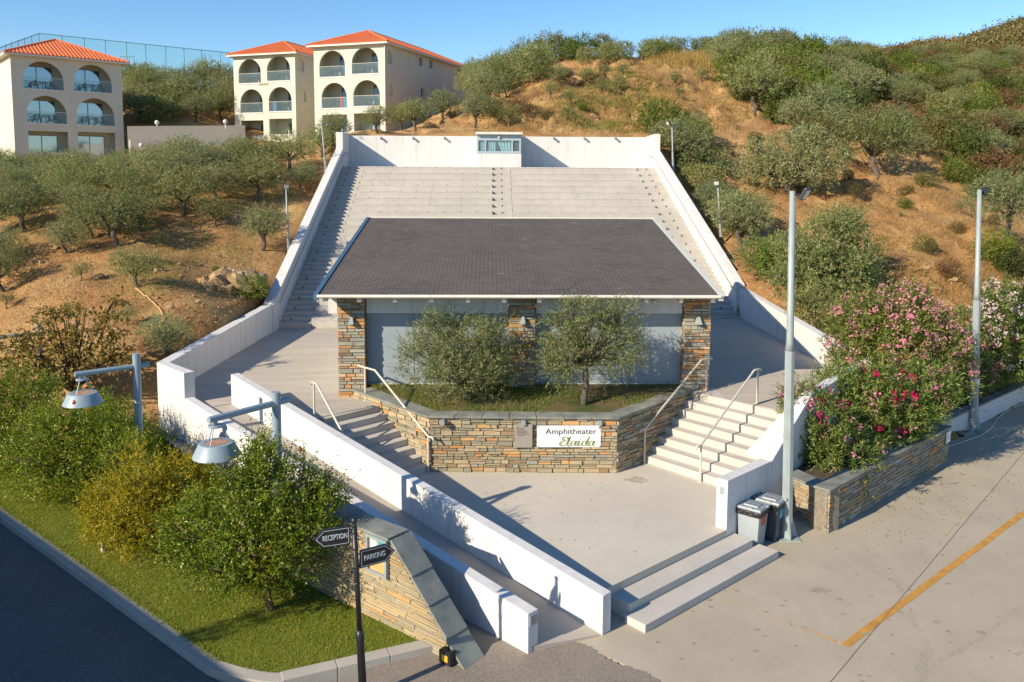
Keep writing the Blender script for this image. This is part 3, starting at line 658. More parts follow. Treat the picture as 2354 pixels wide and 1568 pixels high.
b = MB(); b.obox(gP, dG, -.05, LG + .05, -.06, .36, ztp - .05, ztp); b.obox(gP + nG * .36, dH, -.0, LH - .36, -.40, .05, ztp - .05, ztp - .001)
b.build('capping', M['slate'], pot, bevel=.008)
q = [gP + nG * .3 + dG * .3, gF + nG * .3, gF + nG * 2.6, V(10.1, 22.6, 0), gL + V(.3, .3, 0)]
MB().prism([(p.x, p.y) for p in q], -.1, ztp - .12).build('soil', plain('dark_planter_soil', (.07, .05, .03), .95, .4, 8, .6), pot)
nz = thing('notice_plate', 'small white notice on the far corner of the oleander planter', 'notice', tuple(gF)[:2] + (ztp - .3,))
b = MB(); b.obox(gF, dG, -.3, -.02, -.06, -.045, ztp - .42, ztp - .12); b.build('plate', plain('white_notice', (.75, .76, .78), .5, .03), nz)
b = MB()
for k in range(4): b.obox(gF, dG, -.27, -.08 - .03 * (k % 2), -.0625, -.0605, ztp - .2 - .05 * k, ztp - .188 - .05 * k)
b.build('printed_line', M['bluetrim'], nz)
# low white block wall
w0 = gF + nG * .75; w1 = atz(2353, 926, .0); w1 = w0 + (w1 - w0) * 2.2; dwl = (w1 - w0); Lw_ = dwl.length; dwl.normalize()
zlw = on_plane(2353, 884, w0, dwl)[1]
lw = thing('block_wall', 'low white block wall below the white-flowered oleanders', 'wall', tuple(w0.lerp(w1, .3)))
b = MB(); zc = 0
for r_ in range(4):
    h = (zlw - .05) / 4; l = -.2 * (r_ % 2)
    while l < Lw_:
        a, c = max(l, 0), min(l + .4, Lw_); l += .4
        if c - a > .02: b.obox(w0, dwl, a + .003, c - .003, 0, .2, r_ * h + .003, (r_ + 1) * h - .003)
b.build('blocks', M['white'], lw)
b = MB(); b.obox(w0, dwl, 0, Lw_, .01, .19, -.2, zlw - .052); b.build('core', M['white'], lw)
b = MB(); b.obox(w0, dwl, -.02, Lw_, -.04, .24, zlw - .05, zlw); b.build('capping', M['slate'], lw)
# light poles
def light_pole(label, base, top, r=.09, lamp=None, split=.55, oct_=True, plate=True, heads=1, lampdir=(1, -.3), lampsize=.3, grp=None):
    o = thing('light_pole', label, 'light pole', tuple(base)); a = Vector(base); c = Vector(top); m = a.lerp(c, split)
    b = MB(); b.tube([a + V(0, 0, .02), m], [r * 1.25, r * 1.08], 8, True)
    for pth in [a.lerp(c, split * .55)]: b.tube([pth - V(0, 0, .02), pth + V(0, 0, .02)], [r * 1.24, r * 1.24], 8)
    b.build('lower_shaft', M['metal'], o); b = MB(); b.tube([m, m + (c - m) * .06, c], [r * 1.08, r * .80, r * .62], 10); b.build('upper_shaft', M['metal'], o, smooth=True)
    if plate:
        b = MB(); b.box(a.x - r*2.4, a.x + r*2.4, a.y - r*2.4, a.y + r*2.4, a.z, a.z + .03); b.build('base_plate', M['metal'], o)
        b = MB()
        for th in range(4):
            d = V(math.cos(th * math.pi / 2), math.sin(th * math.pi / 2), 0)
            p, q_ = a + d * r * 1.1, a + d * r * 2.3; n = V(-d.y, d.x, 0) * .008
            b.add([p + n + V(0,0,.03), q_ + n + V(0,0,.03), q_ + n + V(0,0,.06), p + n + V(0,0,r*5), p - n + V(0,0,.03), q_ - n + V(0,0,.03), q_ - n + V(0,0,.06), p - n + V(0,0,r*5)], [(0,1,2,3),(7,6,5,4),(0,1,5,4),(1,2,6,5),(2,3,7,6),(3,0,4,7)])
        b.build('gusset', M['metal'], o)
    d = Vector((lampdir[0], lampdir[1], 0)).normalized(); n = V(-d.y, d.x, 0); s = lampsize
    b = MB(); b.tube([c - V(0, 0, s * .3), c - V(0, 0, s * .3) + d * s * .75], .022, 6); b.build('bracket', M['black'], o)
    h = c - V(0, 0, s * .25) + d * s * 1.0; nrm = (d + V(0, 0, -.55)).normalized(); up = nrm.cross(n).normalized() * -1
    if up.z < 0: up = -up
    b = MB(); P = lambda i, j, k: h + n * i * s * .55 + up * j * s * .5 + nrm * k * s
    b.add([P(i, j, k) for k in (-.16, .08) for i, j in ((-1, -1), (1, -1), (1, 1), (-1, 1))], [(3,2,1,0),(4,5,6,7),(0,1,5,4),(1,2,6,5),(2,3,7,6),(3,0,4,7)])
    hd = b.build('floodlight', M['black'], o, bevel=.012)
    b = MB(); b.add([P(i, j, k) for k in (.082, .10) for i, j in ((-.8, -.75), (.8, -.75), (.8, .75), (-.8, .75))], [(3,2,1,0),(4,5,6,7),(0,1,5,4),(1,2,6,5),(2,3,7,6),(3,0,4,7)])
    b.build('lens', M['gutter'], hd)
    return o
pb = atz(1808, 1236, 0); light_pole('tall pale steel floodlight pole behind the two grey bins', pb, aty(1821, 439, pb.y), .095, lampdir=(1, -.85), lampsize=.27)
pb = atz(2237, 990, 0); pt = aty(2251, 436, pb.y); o = light_pole('tall pale steel floodlight pole between pink and white oleanders', pb, pt, .10, lampdir=(1, .5), lampsize=.24)
z = aty(2240, 876, pb.y).z; t_ = (z - pb.z) / (pt.z - pb.z); c = pb.lerp(pt, t_); MB().tube([c - V(0, 0, .12), c + V(0, 0, .12)], .137, 10).build('paper_notice', plain('white_paper', (.7, .72, .74), .7, .04), o)
# hose
b = MB(); pts = [atz(u, v, .03) for u, v in ((2150, 1030), (2182, 1026), (2213, 1016), (2250, 1003), (2278, 985), (2292, 962), (2312, 945), (2340, 932), (2380, 915), (2420, 900))]
tag(b.tube(pts, .022, 6).build('garden_hose', plain('grey_hose', (.42, .42, .38), .5, .1), smooth=True), 'pale grey hose lying on the concrete beside the low white wall', 'hose')
b = MB(); p = atz(2205, 1005, .0); b.tube([p + V(-.25, .05, .05), p + V(-.05, .02, .10), p + V(.12, 0, .05)], .05, 8); tag(b.build('water_valve', M['black'], smooth=True), 'black water valve at the foot of the far steel pole', 'valve')
# bins
M['bin'] = plain('grey_bin_plastic', (.30, .34, .36), .4, .08, 4); M['lid'] = plain('pale_grey_lid_plastic', (.25, .28, .31), .35, .06, 4); M['dbin'] = plain('dark_bin_plastic', (.05, .06, .075), .4, .1, 4)
tb = NT('black_bin_liner'); tb.col((.012, .012, .014)); tb.bump(tb.noise(22, 4, .6), 1.0, .03); M['liner'] = tb.set(Roughness=.22, Specular_IOR_Level=.7)
fw = V(.75, -.66, 0).normalized(); sd = V(.66, .75, 0).normalized()
def wheelie(label, corner, body, stc, stc2, hgt=.96):
    W, D = .48, .54; ctr = corner - fw * D * .46 + sd * W * .46
    o = thing('wheelie_bin', label, 'bin', tuple(ctr))
    P = lambda f, s, z: ctr + fw * f + sd * s + V(0, 0, z)
    def hexa(b, f0, f1, w0, g0, g1, w1, z0, z1):
        b.add([P(f0, -w0, z0), P(f1, -w0, z0), P(f1, w0, z0), P(f0, w0, z0), P(g0, -w1, z1), P(g1, -w1, z1), P(g1, w1, z1), P(g0, w1, z1)], [(3,2,1,0),(4,5,6,7),(0,1,5,4),(1,2,6,5),(2,3,7,6),(3,0,4,7)]); return b
    hexa(MB(), -.185, .213, .19, -.25, .27, .236, .02, hgt * .86).build('body', M[body], o, bevel=.03)
    hexa(MB(), -.265, .285, .252, -.27, .297, .262, hgt * .74, hgt * .865).build('liner', M['liner'], o, bevel=.025)
    lid = MB(); hexa(lid, -.25, .30, .258, -.23, .285, .245, hgt * .87, hgt * .925); l = lid.build('lid', M['lid'], o, bevel=.018)
    b = MB(); hexa(b, -.14, .19, .14, -.12, .17, .125, hgt * .926, hgt * .955); b.build('raised_panel', M['lid'], l, bevel=.01)
    for s in (-.06, .07):
        b = MB(); b.tube([P(-.10, s, hgt * .958), P(.14, s, hgt * .958)], .008, 6); b.build('groove', M['dbin'], l)
    for f, s in ((.297, .1), (.05, -.255)):
        b = MB()
        q = [P(f, s - .07, hgt * .93), P(f + .03, s - .06, hgt * .955), P(f + .03, s + .06, hgt * .955), P(f, s + .07, hgt * .93)] if f > .2 else [P(f - .07, s, hgt * .93), P(f - .06, s - .02, hgt * .955), P(f + .06, s - .02, hgt * .955), P(f + .07, s, hgt * .93)]
        b.tube(q, .011, 6); b.build('lid_grip', M['lid'], l)
    b = MB(); b.tube([P(-.26, -.22, hgt * .86), P(-.34, -.22, hgt * .90), P(-.34, .22, hgt * .90), P(-.26, .22, hgt * .86)], .018, 6); b.build('handle', M['dbin'], o)
    for s in (-.2, .2):
        b = MB(); b.tube([P(-.19, s - .02, .09), P(-.19, s + .02, .09)], .09, 14); b.build('wheel', M['black'], o)
    # recycling sticker
    def fr(f, s, z): t_ = (z - .02) / (hgt * .86); return P(.213 + .057 * t_ + f, s, z)
    zA, zB = hgt * .52, hgt * .74
    b = MB(); b.add([fr(.004, -.09, zA), fr(.004, .11, zA), fr(.004, .11, zB), fr(.004, -.09, zB)], [(0,1,2,3)]); sk = b.build('sticker', plain('sticker_' + stc2, {'red': (.55, .02, .02), 'blue': (.10, .42, .62)}[stc2], .5, .03), o)
    b = MB(); cz = (zA + zB) / 2; R_ = .062
    for k in range(3):
        th = [2 * math.pi * (k + t_ / 8) / 3 + math.pi / 2 for t_ in range(1, 6)]
        pts = [(math.cos(a), math.sin(a)) for a in th]
        for i in range(4):
            (xa, ya), (xb, yb) = pts[i], pts[i + 1]
            b.add([fr(.006, .01 + xa * R_ * .65, cz + ya * R_ * .65), fr(.006, .01 + xb * R_ * .65, cz + yb * R_ * .65), fr(.006, .01 + xb * R_, cz + yb * R_), fr(.006, .01 + xa * R_, cz + ya * R_)], [(0,1,2,3)])
        a = th[-1]; a2 = a + .42
        b.add([fr(.006, .01 + math.cos(a) * R_ * .5, cz + math.sin(a) * R_ * .5), fr(.006, .01 + math.cos(a) * R_ * 1.2, cz + math.sin(a) * R_ * 1.2), fr(.006, .01 + math.cos(a2) * R_ * .85, cz + math.sin(a2) * R_ * .85)], [(0,1,2)])
    b.build('recycling_symbol', plain('symbol_' + stc2, {'red': (.6, .42, .04), 'blue': (.35, .55, .06)}[stc2], .5, .03), sk)
wheelie('grey bin with black liner and red recycling sticker, beside the steps', atz(1741, 1268, 0), 'bin', 'y', 'red')
wheelie('dark grey bin with black liner and pale blue sticker, beside the pole', atz(1783, 1250, 0), 'dbin', 'y', 'blue')
p = on_plane(1657, 1127, e0 + dW * 0, V(dW.y, -dW.x, 0)); 
MB_ = MB(); q = e0 + V(dW.y, -dW.x, 0) * .13 - dW * .012; MB_.obox(q, V(dW.y, -dW.x, 0), -.05, .05, -.0, .012, 1.18, 1.34); tag(MB_.build('small_plate', M['metal']), 'tiny grey plate near the top of the white stair wall end', 'plate')
# car park markings -------------------------------------------------------
cp = bpy.data.objects['car_park']
M['orange'] = plain('worn_orange_line_paint', (.47, .235, .045), .8, .22, 5)
def strip(name, pts, w, z, m, parent):
    b = MB(); L = []
    for i, p in enumerate(pts):
        a, c = pts[max(0, i - 1)], pts[min(len(pts) - 1, i + 1)]; t_ = (c - a); t_.z = 0; t_.normalize(); n = V(-t_.y, t_.x, 0)
        ww = w[i] if isinstance(w, list) else w; L += [V(p.x, p.y, z) + n * ww / 2, V(p.x, p.y, z) - n * ww / 2]
    b.add(L, [(2 * i, 2 * i + 1, 2 * i + 3, 2 * i + 2) for i in range(len(pts) - 1)]); return b.build(name, m, parent)
la, lb = atz(1942, 1484, 0), atz(2353, 1180, 0); lb = la + (lb - la) * 1.8
pts = [la.lerp(lb, i / 30) + V(rnd.uniform(-.008, .008), rnd.uniform(-.008, .008), 0) for i in range(31)]
strip('painted_line', pts, .14, .009, M['orange'], cp)
lc = atz(1655, 1368, 0); pts = [la.lerp(lc, i / 16) for i in range(17)]
tl = NT('faded_line_paint'); tl.col(tl.ramp(tl.noise(9, 5, .7), [(.38, (.45, .40, .33)), (.5, (.50, .25, .06)), (.62, (.43, .36, .28))])); M['faded'] = tl.set(Roughness=.85)
strip('painted_line', pts, [.11 - .09 * min(1, i / 6) + .0 for i in range(17)], .008, M['faded'], cp)
ja, jb = atz(1908, 1568, 0), atz(2273, 1135, 0); ja = ja + (ja - jb) * .6; jb = jb + (jb - ja) * .5
strip('expansion_joint', [ja.lerp(jb, i / 40) + V(rnd.uniform(-.006, .006), 0, 0) for i in range(41)], .007, .0125, plain('joint_dark', (.12, .10, .08), .9), cp)
stain_strip('worn_patch', [(atz(1883, 1357, 0), .13)], 1.5, .0066, (.30, .26, .2), cp, .5); stain_strip('worn_patch', [(atz(1770, 1520, 0), .2)], 1.3, .0067, (.55, .48, .38), cp, .5)
tm = NT('tyre_smear'); f = tm.ramp(tm.noise(3, 6, .75, tm.scaled((6, 1.2, 1))), [(.45, (0, 0, 0)), (.78, (.27, .27, .27))]); tm.col((.2, .18, .15)); tm.set(Roughness=.9)
trn = tm.n.new('ShaderNodeBsdfTransparent'); mx = tm.n.new('ShaderNodeMixShader'); tm.l(f, mx.inputs[0]); tm.l(trn.outputs[0], mx.inputs[1]); tm.l(tm.b.outputs[0], mx.inputs[2]); tm.l(mx.outputs[0], tm.out.inputs['Surface'])
for ps, w in (([(2050, 1395), (2090, 1420), (2120, 1460), (2135, 1500)], .12), ([(2135, 1500), (2115, 1520), (2118, 1560), (2140, 1600)], .2), ([(2140, 1530), (2250, 1470), (2340, 1400)], .10), ([(1960, 1290), (2060, 1340), (2100, 1420)], .08)):
    P = [atz(u, v, 0) for u, v in ps]; Q = []
    for i in range(len(P) - 1):
        for j in range(6): Q.append(P[i].lerp(P[i + 1], j / 6))
    strip('tyre_mark', Q + [P[-1]], w, .0068 + .0004 * len(Q) / 12, tm.m, cp)
b = MB()
for i in range(230):
    x, y = rnd.uniform(1.5, 14), rnd.uniform(10.5, 22); r_ = rnd.uniform(.01, .045) * (1 if rnd.random() < .9 else 1.8); n = 7
    if y - 14 > (x - 2) * .8 or x < 2.6: continue
    vs = [(x + math.cos(2*math.pi*k/n) * r_ * rnd.uniform(.6, 1.2) * 1.4, y + math.sin(2*math.pi*k/n) * r_ * rnd.uniform(.6, 1.2), .0105) for k in range(n)]; b.add(vs, [tuple(range(n))])
b.build('oil_spot', plain('oil_spot', (.29, .25, .19), .8, .3, 5), cp)
# ================================================================== left-hand side
p0_ = atz(1063, 1535, 0); p1_ = atz(770, 1375, .1); dN = (p1_ - p0_); dN.z = 0; dN.normalize(); nN = V(-dN.y, dN.x, 0)   # nN towards the lawn
if nN.y > 0: nN = -nN
sT, zT = on_plane(896, 1237, p0_, dN); LN = sT + 4.6
nw = thing('notice_wall', 'stone-clad wall with slanted slate coping and a notice board', 'wall', tuple(p0_ + dN * 2.5))
TH = .42; b = MB(); I = lambda s, z, w: p0_ + dN * s - nN * w + V(0, 0, z)
prof = [(0.05, -.2), (LN, -.2), (LN, zT - .05), (sT + .02, zT - .05), (.05, .02)]
vs = [I(s, z, w) for w in (.01, TH - .01) for s, z in prof]; b.add(vs, [(0,1,2,3,4), (9,8,7,6,5)] + [(i, (i+1)%5, 5+(i+1)%5, 5+i) for i in range(5)]); b.build('core', M['mortar'], nw)
b = MB(); top = lambda l: (zT - .05) * min(1, max(0, l) / sT)
masonry(b, p0_, dN, LN, .0, top, nN, (.035, .075), (.25, .75), .007, (.008, .02)); b.build('stone_facing', M['stoneT'], nw)
b = MB(); slope = math.hypot(sT, zT); n = 5
def cap(b, s0, z0, s1, z1, w0=-.035, w1=TH + .03, th=.045):
    t_ = V(s1 - s0, z1 - z0, 0).normalized(); nn = (-t_.y, t_.x)
    q = [(s0, z0), (s1, z1), (s1 + nn[0] * th, z1 + nn[1] * th), (s0 + nn[0] * th, z0 + nn[1] * th)]
    b.add([I(s, z, w) for w in (w0, w1) for s, z in q], [(0,1,2,3),(7,6,5,4),(0,1,5,4),(1,2,6,5),(2,3,7,6),(3,0,4,7)])
cuts = [0, .22, .47, .70, 1.0]
for i in range(4):
    f0, f1 = cuts[i], cuts[i + 1] - .004; cap(b, sT * f0 - .04, zT * f0 - .02, sT * f1 - .02, zT * f1 - .03)
x = sT
while x < LN: cap(b, x + .02, zT - .048, min(x + 1.2, LN + .05), zT - .048); x += 1.204
b.build('coping', M['slate'], nw, bevel=.008)
nb = thing('notice_board', 'glazed notice board with faded posters on the slanted stone wall', 'notice board', tuple(I((on_plane(870, 1280, p0_, dN)[0]), 0.8, -.05)))
c4 = [on_plane(u, v, p0_, dN) for u, v in ((845, 1220), (895, 1242), (897, 1330), (852, 1308))]
sa = (c4[0][0] + c4[3][0]) / 2; sb_ = (c4[1][0] + c4[2][0]) / 2; za_ = (c4[0][1] + c4[1][1]) / 2; zb_ = (c4[2][1] + c4[3][1]) / 2
if sa > sb_: sa, sb_ = sb_, sa
def fb(b, s0, s1, z0, z1, w0, w1):
    b.add([I(s, z, w) for w in (w0, w1) for s, z in ((s0, z0), (s1, z0), (s1, z1), (s0, z1))], [(0,1,2,3),(7,6,5,4),(0,1,5,4),(1,2,6,5),(2,3,7,6),(3,0,4,7)]); return b
b = MB(); k = .05
fb(b, sa, sb_, za_ - k, za_, -.09, .0); fb(b, sa, sb_, zb_, zb_ + k, -.09, .0); fb(b, sa, sa + k, zb_ + k, za_ - k, -.09, .0); fb(b, sb_ - k, sb_, zb_ + k, za_ - k, -.09, .0)
b.build('frame', M['metal'], nb, bevel=.006)
fb(MB(), sa + k, sb_ - k, zb_ + k, za_ - k, -.04, -.0).build('backing', plain('yellowed_board', (.52, .34, .13), .6, .12, 2), nb)
w_ = sb_ - sa - 2 * k; h_ = za_ - zb_ - 2 * k
fb(MB(), sb_ - k - w_ * .45, sb_ - k - w_ * .05, za_ - k - h_ * .42, za_ - k - h_ * .05, -.046, -.041).build('poster', plain('white_poster', (.62, .60, .56), .6, .06), nb)
b = fb(MB(), sa + k + w_ * .05, sa + k + w_ * .46, za_ - k - h_ * .34, za_ - k - h_ * .05, -.046, -.041); tp = NT('blue_and_orange_poster'); tp.col(tp.ramp(tp.noise(9, 3), [(.42, (.03, .30, .42)), (.5, (.10, .35, .3)), (.6, (.55, .30, .12))], 'CONSTANT')); tp.set(Roughness=.5); b.build('poster', tp.m, nb)
# ground floodlight, orange tag
p = atz(1028, 1527, .0); fl_ = thing('ground_floodlight', 'black ground floodlight with amber lens at the foot of the slanted stone wall', 'floodlight', tuple(p))
x_ = dN; n_ = nN
def ob(b, o, s0, s1, w0, w1, z0, z1): 
    b.add([o + x_ * s + n_ * w + V(0, 0, z) for z in (z0, z1) for s, w in ((s0, w0), (s1, w0), (s1, w1), (s0, w1))], [(3,2,1,0),(4,5,6,7),(0,1,5,4),(1,2,6,5),(2,3,7,6),(3,0,4,7)]); return b
ob(MB(), p, -.12, .12, -.09, .07, .03, .24).build('housing', M['black'], fl_, bevel=.012); ob(MB(), p, -.075, .055, .0705, .078, .085, .19).build('lens', plain('amber_lens', (.62, .33, .03), .3, .1), fl_)
b = MB()
for k in range(4): ob(b, p, -.11, .11, -.13, -.0905, .06 + .045 * k, .075 + .045 * k)
b.build('cooling_fin', M['black'], fl_)
ob(MB(), p, -.10, .10, -.05, .03, .0, .029).build('foot', M['black'], fl_)
# wheelchair sign on the ramp parapet end
nE = V(d2.x, d2.y, 0); o_ = W2b + n2 * (WT / 2) + d2 * .004; ctr = V(o_.x, o_.y, .56)
ws = thing('access_sign', 'small square wheelchair symbol sign on the parapet end', 'sign', tuple(ctr))
def S(x, z, k=.014): return ctr + n2 * x + V(0, 0, z) + d2 * k
h = .088; MB().add([S(-h, -h, 0), S(h, -h, 0), S(h, h, 0), S(-h, h, 0), S(-h, -h), S(h, -h), S(h, h), S(-h, h)], [(3,2,1,0),(4,5,6,7),(0,1,5,4),(1,2,6,5),(2,3,7,6),(3,0,4,7)]).build('plate', plain('blue_grey_sign_plate', (.30, .34, .38), .4, .05), ws)
b = MB()
def stroke(pts, w):
    for (xa, za), (xb, zb) in zip(pts[:-1], pts[1:]):
        t_ = Vector((xb - xa, zb - za)); t_.normalize(); n_x, n_z = -t_.y * w, t_.x * w
        b.add([S(xa + n_x, za + n_z, .017), S(xa - n_x, za - n_z, .017), S(xb - n_x, zb - n_z, .017), S(xb + n_x, zb + n_z, .017)], [(0,1,2,3)])
ring = [(-.012 + .038 * math.cos(a), -.025 + .038 * math.sin(a)) for a in [math.radians(x) for x in range(110, 345, 15)]]
stroke(ring, .006); stroke([(-.01, .04), (-.004, -.005), (.03, -.008), (.045, -.05), (.06, -.044)], .007); stroke([(-.008, .02), (.025, .018)], .006)
stroke([(-.014 + .012 * math.cos(a), .055 + .012 * math.sin(a)) for a in [math.radians(x) for x in range(0, 361, 30)]], .008)
b.build('wheelchair_symbol', plain('orange_symbol', (.55, .27, .06), .5, .05), ws)
# direction sign post
sp = atz(835, 1609, .0); sp_top = aty(813, 1192, sp.y)
post = thing('sign_post', 'black cast direction post with RECEPTION and PARKING arrow boards', 'signpost', tuple(sp))
ztop = sp_top.z; a = V(sp.x, sp.y, 0); lean = (sp_top - sp) / (sp_top.z); L_ = lambda z: sp + lean * z
b = MB(); b.tube([L_(0), L_(.9), L_(.93), L_(1.02), L_(1.10)], [.062, .056, .066, .066, .04], 12); b.tube([L_(1.10), L_(ztop - .13)], [.040, .037], 12); b.build('shaft', M['black'], post, smooth=True)
b = MB(); q = L_(ztop - .13); b.lathe(q, [(.037, 0), (.044, .02), (.03, .045), (.028, .06), (.046, .085), (.05, .105), (.04, .13), (.015, .15), (0, .152)], 14)
for z in (ztop - .2, ztop - .45, ztop - .72, ztop - .98): b.lathe(L_(z), [(.038, -.02), (.046, -.012), (.046, .012), (.038, .02)], 12)
b.build('finial', M['black'], post, smooth=True)
wl = plain('sign_white', (.62, .68, .74), .5, .02)
def arrow_board(word, root, far, zh, zl, z_root, tip_l, body_l, label):
    d = (far - root); d.z = 0; d.normalize()
    nrm = V(d.y, -d.x, 0);  nrm = nrm if nrm.y < 0 else -nrm
    up = V(0, 0, 1); tx = V(-nrm.y, nrm.x, 0)      # reading direction (left to right seen from the camera)
    H = zh - zl; zc = (zh + zl) / 2
    P = lambda s, z, k: V(root.x, root.y, zc + z) + d * s + nrm * k
    def poly(inset): 
        i = inset; return [(s0 + i, -H/2 + i), (body_l - i * .4, -H/2 + i), (tip_l - i * 1.5, 0), (body_l - i * .4, H/2 - i), (s0 + i, H/2 - i)]
    s0 = .012; q = poly(0); b = MB(); b.add([P(s, z, k) for k in (-.014, .014) for s, z in q], [(0,1,2,3,4), (9,8,7,6,5)] + [(i, (i+1)%5, 5+(i+1)%5, 5+i) for i in range(5)])
    bd = b.build('arrow_board', M['black'], post, bevel=.003); bd['label'] = label
    b = MB(); o1, i1 = poly(.02), poly(.0265); b.add([P(s, z, .0165) for s, z in o1 + i1], [(i, (i+1)%5, 5+(i+1)%5, 5+i) for i in range(5)]); b.build('border_line', wl, bd)
    me = text_mesh(word, H * .41); w = max(v.co.x for v in me.vertices) - min(v.co.x for v in me.vertices)
    c = P((s0 + body_l) / 2 + (.03 if tx.dot(d) > 0 else .025), -.0, .016); put_text(me, wl, bd, c, tx, up, 'lettering', body_l * (.88 if len(word) > 8 else .80))
zr1 = aty(806, 1206, sp.y).z; zr2 = aty(806.8, 1247, sp.y).z; rt = atz(808, 1205.5, zr1); fr_ = atz(742, 1217.5, zr1); tip = atz(720.7, 1242.5, (zr1 + zr2) / 2)
q_ = L_((zr1 + zr2) / 2); rt = V(q_.x - .05, q_.y - .03, 0); arrow_board('RECEPTION', rt, fr_, zr1 + .0, zr2, 0, (V(tip.x, tip.y, 0) - rt).length, (V(fr_.x, fr_.y, 0) - rt).length, 'arrow board pointing left lettered RECEPTION')
zr1 = aty(826, 1265, sp.y).z; zr2 = aty(827, 1306, sp.y).z; fr_ = atz(885, 1250, zr1); tip = atz(906.7, 1264.6, (zr1 + zr2) / 2)
q_ = L_((zr1 + zr2) / 2); rt = V(q_.x + .045, q_.y - .01, 0); arrow_board('PARKING', rt, fr_, zr1, zr2, 0, (V(tip.x, tip.y, 0) - rt).length, (V(fr_.x, fr_.y, 0) - rt).length, 'arrow board pointing right lettered PARKING')
# street lamps
def street_lamp(label, u, vtop, vbar, ue, ve, ud, vd, Y, g, k=1.0):
    top = aty(u, vtop, Y); bp = aty(u, vbar, Y); o = thing('street_lamp', label, 'street lamp', (top.x, top.y, g), 'blue grey lamps along the lawn')
    MB().tube([(top.x, top.y, g - .1), tuple(top)], .085, 14).build('pole', M['lampblue'], o, smooth=False)
    e = atz(ue, ve, bp.z); d = e - bp; L = d.length; d.normalize()
    MB().tube([bp - d * (-.0 + .28), bp + d * L], .06, 12).build('arm', M['lampblue'], o)
    c = bp + d * (L - .14) - V(0, 0, .06)
    b = MB(); b.tube([c + V(0, 0, .02), c - V(0, 0, .06)], .035, 10); b.lathe(c, [(0, -.05), (.13, -.05), (.135, -.07), (.13, -.09), (0, -.09)], 18); b.build('hanger', M['lampblue'], o)
    zs = -.37
    for j_ in range(3):
        th = 2 * math.pi * j_ / 3 - 1.7; b = MB(); b.tube([c + V(math.cos(th) * .09, math.sin(th) * .09, -.09), c + V(math.cos(th) * .22, math.sin(th) * .22, zs)], .011, 6); b.build('rod', M['lampblue'], o)
    b = MB(); b.lathe(c, [(.20*k, zs), (.285*k, zs), (.30*k, zs - .015), (.41*k, zs - .235*k), (.40*k, zs - .24*k), (.29*k, zs - .03), (.0, zs - .04)], 48); sh = b.build('lamp_shade', M['lampblue'], o, smooth=True); sh.data.set_sharp_from_angle(angle=.6)
    b = MB(); b.lathe(c, [(0, zs - .006), (.2 * k, zs - .004)], 24); t_ = b.build('rusty_top', M['rust'], sh)
tr_ = NT('flaking_rust'); tr_.col(tr_.ramp(tr_.noise(14, 6, .7), [(.35, (.30, .12, .05)), (.5, (.42, .22, .11)), (.64, (.24, .31, .36))])); M['rust'] = tr_.set(Roughness=.8)
street_lamp('blue grey street lamp with rusty shade, nearest the ramp parapet', 634, 901, 926, 479, 966, 0, 0, 15.2, .1)
street_lamp('blue grey street lamp with rusty shade, left of the terrace wall corner', 313, 813, 842, 172, 861, 0, 0, 19.0, .1, 1.03)
street_lamp('blue grey street lamp partly cut off at the left photo edge', 88, 742, 766, -55, 783, 0, 0, 25.2, .3, 1.2)
# white irrigation riser and concrete slab
p = atz(236, 1268, .1); b = MB(); b.lathe(p, [(.035, -.05), (.035, .34), (.045, .36), (.045, .40), (.02, .42), (.018, .47), (0, .475)], 10); tag(b.build('irrigation_riser', M['gutter'], smooth=True), 'short pale irrigation pipe standing in the lawn by the yellow shrub', 'pipe')
s_a, s_b = atz(372, 1000, .62), atz(430, 1046, .62); d = s_b - s_a; d.z = 0
b = MB(); b.obox(s_a, d, -.5, d.length + .1, 0, .5, .50, .60); sb = thing('stone_bench', 'weathered grey stone slab bench beside the white terrace corner', 'bench', tuple(V(s_a.x, s_a.y, .1)))
b.build('slab', M['slate'], sb, bevel=.02); b = MB(); b.obox(s_a, d, -.3, -.05, .08, .42, .0, .498); b.obox(s_a, d, d.length - .3, d.length - .05, .08, .42, .0, .498); b.build('support', M['stepc'], sb)
# ================================================================== terrain
TP = [(-8.5,23.5,-.2),(-14,23.6,-.1),(-20,25,-.1),(-26,30.5,0),(-12,18,-.5),(-5,17,-.5),(-20,17,-.4),(0,10,-.5),(-40,30,1.0),(10,10,-.5),(0,18,-.4),
 (20.4,30.5,-.2),(14,24,.3),(17,27.2,.4),(12,26.5,.7),(30,38,0.3),(45,50,2),(40,75,12),(30,20,-.5),(60,60,4),(-35,40,5),(-50,55,8),(-65,75,11),(-75,105,17),(-45,120,18.6),(-20,120,18.9),(-70,125,18.6),
 (65,90,16),(80,70,8),(70,125,26),(30,125,25),(0,125,22),(-20,104,19.5),(-34,104,19.2),(-50,104,19)]
for u, v, y in ((300,800,25.5),(100,700,29),(340,835,25.3),(580,690,32),(450,640,32.2),(200,600,34),(20,580,35),(640,605,36.4),(705,485,42),(755,382,48),(500,420,44),(300,450,42),(100,500,38),(500,405,53),(150,455,48),(290,385,62),(500,372,64),(420,345,67),(420,286,80),(420,250,87),(400,200,96),
 (800,303,52),(1150,303,52),(1480,303,52),(1070,290,57),(950,300,57),(1130,242,63),(1250,172,71),(1450,152,76),(1650,172,76),(1600,250,62),(1400,250,61),(1450,135,84),(1750,125,96),(2000,172,100),(1110,205,84),(1250,140,88),
 (1560,420,47.5),(1640,560,38),(1700,430,47),(1680,330,55),(1760,600,36),(1800,690,32),(1900,430,48),(2000,560,38),(2150,600,36),(2100,480,44),(2330,560,40),(2250,650,33.5),(2350,400,55),(2100,350,57),(2330,300,70),(2150,250,72),(2340,180,100),(2050,155,110),(1850,250,68),(2300,700,30.5),(1950,790,29)):
    p = aty(u, v, y); TP.append((p.x, p.y, p.z))
